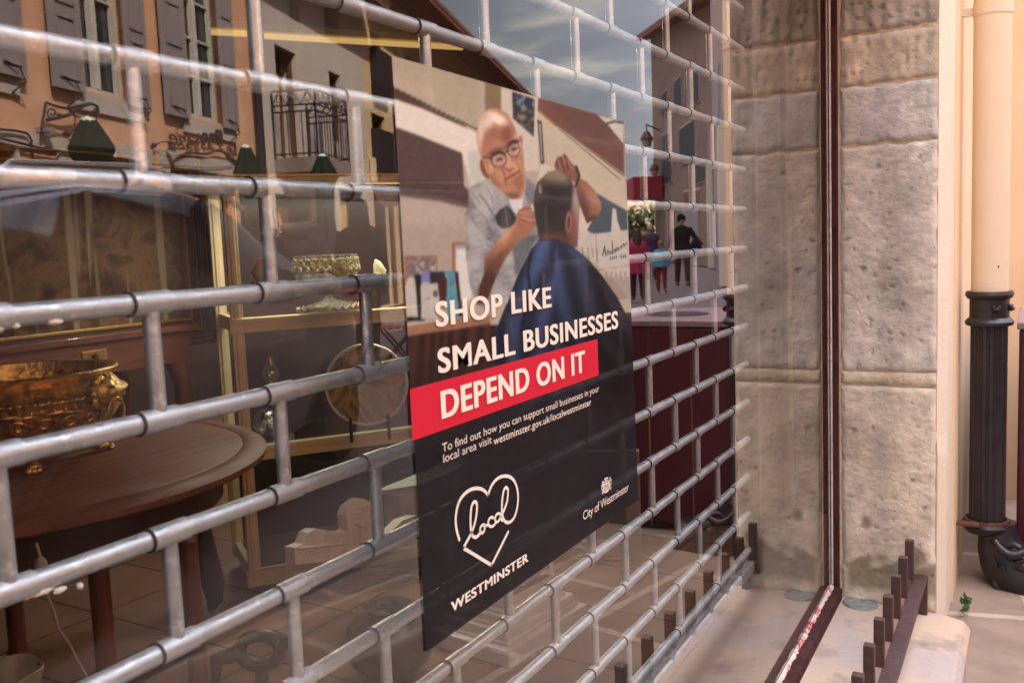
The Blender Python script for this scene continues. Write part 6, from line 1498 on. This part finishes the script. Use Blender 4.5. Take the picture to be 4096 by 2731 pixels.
car(-1.85, 500, 5.0, M_cpaint, 'blue-grey estate car with roof rails, mirrored at the left', 1.57)
car(-6.4, 480, 5.6, mat('maroon_car_paint', (.16, .07, .06), .3, .2, .6, coat=.6), 'brownish car parked behind the blue-grey estate car', 1.52)

# ---------------- cafe chairs and table
M_redm = mat('red_metal', (.35, .04, .02), .5)
def cafe_chair(px, depth, rot, lab, col):
    c = Vector(at(px, 1000, depth)); c.z = 0; R_ = Matrix.Rotation(rot, 3, 'Z'); w = lambda x, y, z: c + R_ @ Vector((x, y, z))
    rt = thing('folding_chair', lab, 'chair', (c.x, -c.y, 0), 'folding chairs at the cafe')
    for s_ in (-1, 1):
        MB().tube([w(s_ * .2, -.2, 0), w(s_ * .2, .16, .46), w(s_ * .2, .22, .85)], .013, 6).build('leg', M_wire, rt, flip=True); MB().tube([w(s_ * .18, .22, 0), w(s_ * .18, -.2, .45)], .013, 6).build('leg', M_wire, rt, flip=True)
    m_ = MB()
    for k in range(5): m_.obox(w(0, -.17 + k * .075, .455), (.19, .028, .008), R_)
    m_.build('seat', col, rt, flip=True); m_ = MB()
    for z in (.60, .70, .80): m_.obox(w(0, .20, z), (.2, .006, .028), R_)
    m_.build('backrest', col, rt, flip=True)
cafe_chair(1568, 9.5, .6, 'dark folding cafe chair at the left edge of the poster', M_redm)
cafe_chair(1400, 10.4, -.5, 'folding cafe chair half hidden behind the black coat', M_redm)
c = Vector(at(1250, 1000, 9.6)); tbb = thing('cafe_table', 'round red cafe table behind the two standing people', 'table', (c.x, -c.y, 0))
MB().lathe([(.0001, .74), (.38, .74), (.385, .73), (.38, .715), (.0001, .715)], (c.x, c.y, 0), 32).build('tabletop', M_redm, tbb, flip=True); MB().tube([(c.x, c.y, .02), (c.x, c.y, .72)], .025, 8).build('leg', M_wire, tbb, flip=True)
MB().lathe([(.0001, .02), (.2, .02), (.22, .003), (.0001, .003)], (c.x, c.y, 0), 24).build('base', M_wire, tbb, flip=True)
# =================================================================== people in the street
M_skin = mat('skin', (.45, .26, .18), .55, 0, .4)
def skinned(name, joints, edges, m, parent, sub=1, root=0):
    """grow one smooth surface round a skeleton: joints = [(x, y, z, radius)], mirror-side coordinates"""
    me = bpy.data.meshes.new(name); ro = Vector((0, 0, 0)); q = parent
    while q is not None: ro += Vector(q.location); q = q.parent
    me.from_pydata([(j[0] - ro.x, -j[1] - ro.y, j[2] - ro.z) for j in joints], edges, [])
    o = bpy.data.objects.new(name, me); COL.objects.link(o); o.parent = parent
    o.modifiers.new('skin', 'SKIN')
    sl = me.skin_vertices[0].data if me.skin_vertices else None
    if sl is None:
        bpy.context.view_layer.objects.active = o; sl = me.skin_vertices.new().data if hasattr(me.skin_vertices, 'new') else None
    if sl is not None:
        for i, j in enumerate(joints):
            rr = j[3] if isinstance(j[3], tuple) else (j[3], j[3]); sl[i].radius = rr; sl[i].use_root = (i == root)
    s = o.modifiers.new('sub', 'SUBSURF'); s.levels = sub; s.render_levels = sub
    me.materials.append(m)
    for p in me.polygons: p.use_smooth = True
    o.modifiers['skin'].use_smooth_shade = True
    return o
def person(px, depth, height, face, label, coat, legs, hair, coatlen=.5, arms=((.12, -.45), (.12, -.45)), hood=None, longhair=False, stride=.1, child=False, bend=0, coatw=1.0):
    """face: direction the person looks (radians, mirror side). arms: (sideways, downward) reach of each hand, in shares of arm length"""
    c = Vector(at(px, 1000, depth)); c.z = 0; S = height / 1.7; R_ = Matrix.Rotation(face, 3, 'Z')      # local x = ahead, y = left
    def w(x, y, z): p = c + R_ @ Vector((x * S + bend * max(0, z - .9) * S, y * S, z * S)); return (p.x, p.y, p.z)
    rt = thing('person', label, 'person', (c.x, -c.y, 0), 'people in the street')
    J, E = [], []
    def add(x, y, z, r, prev=None):
        J.append((*w(x, y, z), (r * S, r * S) if not isinstance(r, tuple) else (r[0] * S, r[1] * S)))
        if prev is not None: E.append((prev, len(J) - 1))
        return len(J) - 1
    pel = add(0, 0, .92, .13); ab = add(.01, 0, 1.08, .12, pel); ch = add(0, 0, 1.27, .14, ab); nb = add(-.01, 0, 1.42, .075, ch); nk = add(0, 0, 1.48, .052, nb); jaw = add(.025, 0, 1.545, .068, nk); hd = add(.01, 0, 1.61, .088, jaw); add(.0, 0, 1.665, .055, hd)
    hands = []
    for s_, (side, down) in zip((1, -1), arms):
        h = add(0, s_ * .09, .88, .10, pel); k = add(.02 + s_ * stride * .5, s_ * .10, .48, .062, h); a = add(s_ * stride, s_ * .10, .09, .042, k); f = add(s_ * stride + .10, s_ * .11, .035, .032, a); add(s_ * stride + .17, s_ * .11, .028, .022, f)
        sh_ = add(0, s_ * .17, 1.39, .062, ch); el = add(-.02 + side * .10, s_ * (.20 + side * .15), 1.39 + down * .58, .042, sh_); wr_ = add(.06 + side * .25, s_ * (.22 + side * .3), 1.39 + down * 1.12, .028, el)
        pa = add(.08 + side * .27, s_ * (.22 + side * .32), 1.39 + down * 1.12 - .06, .026, wr_)
        for q, (dx, ln) in enumerate(((-.024, .060), (-.008, .075), (.008, .072), (.024, .058))):
            k1 = add(.08 + side * .27 + dx, s_ * (.22 + side * .32), 1.39 + down * 1.12 - .06 - ln * .55, .009, pa); add(.08 + side * .27 + dx + .006, s_ * (.215 + side * .32), 1.39 + down * 1.12 - .06 - ln, .007, k1)
        t1 = add(.11 + side * .27, s_ * (.21 + side * .32), 1.39 + down * 1.12 - .05, .010, wr_); add(.125 + side * .27, s_ * (.205 + side * .32), 1.39 + down * 1.12 - .075, .008, t1)
        hands.append((sh_, el, wr_))
    skinned('body', J, E, M_skin, rt, 1)
    # nose, ears and eyes on the face side
    m_ = MB(); m_.blob(w(.105, 0, 1.585), .016 * S, 8, (1, .8, 1.3))
    for s_ in (-1, 1): m_.blob(w(.0, s_ * .085, 1.59), .024 * S, 8, (.7, .4, 1.1))
    m_.build('face', M_skin, rt, flip=True, smooth=True)
    m_ = MB()
    for s_ in (-1, 1): m_.blob(w(.092, s_ * .032, 1.615), .011 * S, 6)
    m_.build('eyes', M_black, rt, flip=True); MB().tube([w(.094, .022, 1.545), w(.10, 0, 1.542), w(.094, -.022, 1.545)], .004 * S, 6).build('mouth', mat('lips', (.3, .1, .09), .6), rt, flip=True)
    def ringloft(mb, secs, n=28, ph=0, amp=0):
        V = []
        for (x, y, z, rx, ry) in secs:
            for j in range(n):
                a = 2 * PI * j / n; k = 1 + amp * math.sin(a * 7 + z * 9); V.append(w(x + rx * k * math.cos(a), y + ry * k * math.sin(a), z))
        mb.add(V, [(i * n + j, i * n + (j + 1) % n, (i + 1) * n + (j + 1) % n, (i + 1) * n + j) for i in range(len(secs) - 1) for j in range(n)])
        return mb
    hem = .95 - coatlen * .5
    cz = []
    for t in np.linspace(0, 1, 22):
        z = 1.47 - t * (1.47 - hem)
        wx = np.interp(z, [hem, .9, 1.08, 1.28, 1.42, 1.47], [.165, .16, .135, .155, .11, .075]); wy = np.interp(z, [hem, .9, 1.08, 1.28, 1.40, 1.44, 1.47], [.22, .21, .19, .215, .20, .13, .08])
        puff = 1 + (.035 * abs(math.sin(z * 42)) if hood else 0)
        cz.append((0, 0, z, wx * coatw * puff, wy * coatw * puff))
    cm = ringloft(MB(), cz, 28, 0, .015)
    for (sh_, el, wr_) in hands:
        P = [Vector(J[i][:3]) for i in (sh_, el, wr_)]; pts = [P[0]]; rads = [.078 * S * coatw]
        for a_, b_, r0, r1 in ((P[0], P[1], .076, .064), (P[1], P[2], .064, .048)):
            for t in np.linspace(.12, 1, 8): pts.append(a_.lerp(b_, t)); rads.append((r0 + (r1 - r0) * t) * S * coatw * (1 + (.06 * (1 if len(pts) % 2 else -1) if hood else 0)))
        cm.tube(pts, rads, 14)
    co_ = cm.build('coat', coat, rt, flip=True, smooth=True, angle=60)
    tr_ = MB()
    for s_ in (1, -1):
        tr_.tube([w(0, s_ * .085, .95), w(.0, s_ * .095, .85), w(.02 + s_ * stride * .5, s_ * .10, .48), w(s_ * stride, s_ * .10, .10)], [.10 * S, .105 * S, .076 * S, .058 * S], 16)
    tr_.build('trousers', legs, rt, flip=True, smooth=True)
    for s_ in (1, -1):
        MB().tube([w(s_ * stride - .06, s_ * .105, .05), w(s_ * stride + .06, s_ * .108, .045), w(s_ * stride + .19, s_ * .11, .03)], [.045 * S, .046 * S, .026 * S], 12).build('shoe', M_iron, rt, flip=True, smooth=True)
    hm_ = MB(); hm_.blob(w(-.022, 0, 1.635), .112 * S, 20, (1.0, .93, 1.12))
    if longhair:
        hm_.tube([w(-.04, 0, 1.66), w(-.065, 0, 1.55), w(-.075, 0, 1.42), w(-.085, 0, 1.25), w(-.10, 0, 1.12)], [.10 * S, .112 * S, .115 * S, .10 * S, .045 * S], 18)
    hm_.build('hair', hair, rt, flip=True, smooth=True)
    if hood:
        fm2 = MB(); rnd = random.Random(int(px)); pts = []
        for k in range(26):
            a = PI * (.08 + 1.84 * k / 25) ; pts.append(w(-.05 + .115 * math.cos(a), .175 * math.sin(a), 1.455 + .03 * math.cos(a)))
        fm2.tube(pts, [.036 * S + .012 * rnd.random() for _ in pts], 12)
        for k in range(520):
            i = rnd.randrange(26); p = Vector(pts[i]); d = Vector((rnd.gauss(0, 1), rnd.gauss(0, 1), rnd.gauss(0, 1))).normalized(); a_ = d.orthogonal().normalized() * .006
            fm2.add([p + d * .03 * S + a_, p + d * .03 * S - a_, p + d * .070 * S], [(0, 1, 2)])
        fm2.build('fur_trim', hood, rt, flip=True, smooth=True)
        ringloft(MB(), [(-.09, 0, 1.50, .07, .12), (-.11, 0, 1.44, .10, .16), (-.12, 0, 1.36, .09, .14), (-.10, 0, 1.28, .05, .08)], 18).build('hood', coat, rt, flip=True, smooth=True)
    return rt, w
M_puff = mat('grey_quilting', (.17, .13, .135), .8, 0, .2, (.14, .11, .115), 20)
M_fur = mat('brown_fur', (.20, .13, .085), .95, 0, .1, (.11, .07, .05), 40)
M_blackc = mat('black_wool', (.014, .010, .013), .9, 0, .15); M_hairb = mat('black_hair', (.010, .006, .007), .95, 0, .05, (.018, .011, .012), 60, .5, 90); M_jean = mat('dark_trousers', (.018, .014, .02), .9)
away = math.atan2(_f[1], _f[0])                       # looking away from the viewer in the mirror
person(1210, 11.0, 1.80, away, 'person in grey quilted jacket with fur-trimmed hood, seen from behind', M_puff, M_jean, M_hairb, .35, ((.1, -.46), (.25, -.42)), M_fur, coatw=1.12)
person(1444, 11.0, 1.79, away + .1, 'person with long dark hair in black coat, seen from behind', M_blackc, M_jean, M_hairb, .55, ((.2, -.44), (.1, -.46)), None, True, coatw=1.15)
person(1046, 10.4, 1.72, away - .15, 'person in black jacket with fur hood behind the estate car', M_blackc, M_jean, M_hairb, .5, ((.1, -.46), (.1, -.46)), M_fur, coatw=1.15)
M_w = mat('white_shirt', (.5, .46, .45), .8); toward = away + PI
rt, w = person(2728, 24, 1.78, toward, 'adult in black walking towards us carrying a dark shoulder bag', M_blackc, mat('brown_trousers', (.05, .025, .024), .9), M_hairb, .3, ((.75, -.38), (.35, -.40)), stride=.16)
MB().blob(w(.05, .34, .95), .20, 14, (.5, .8, 1)).build('bag', M_blackc, rt, flip=True, smooth=True)
person(2548, 19, 1.42, away, 'person in bright pink coat beside the poster edge', mat('pink_cloth', (.35, .015, .075), .8), mat('plum_leggings', (.04, .012, .02), .9), mat('brown_hair', (.04, .02, .018), .6), .6, longhair=True, coatw=1.25)
rt, w = person(2643, 21.5, 1.15, toward, 'child in turquoise jacket and red trousers beside the adult in black', mat('turquoise_cloth', (.06, .24, .32), .8), mat('red_cloth', (.18, .02, .025), .8), mat('fair_hair', (.16, .09, .05), .6), .15, coatw=1.35)
person(2572, 31, 1.72, toward, 'person in mustard yellow jacket further up the street', mat('mustard_cloth', (.34, .27, .03), .8), M_jean, M_hairb, .3, coatw=1.2)
person(2603, 28, 1.62, away, 'person in purple coat and pale hat beside the yellow jacket', mat('purple_cloth', (.06, .025, .09), .8), M_jean, mat('pale_hat', (.40, .34, .22), .8), .5, coatw=1.2)
bpy.context.view_layer.update()
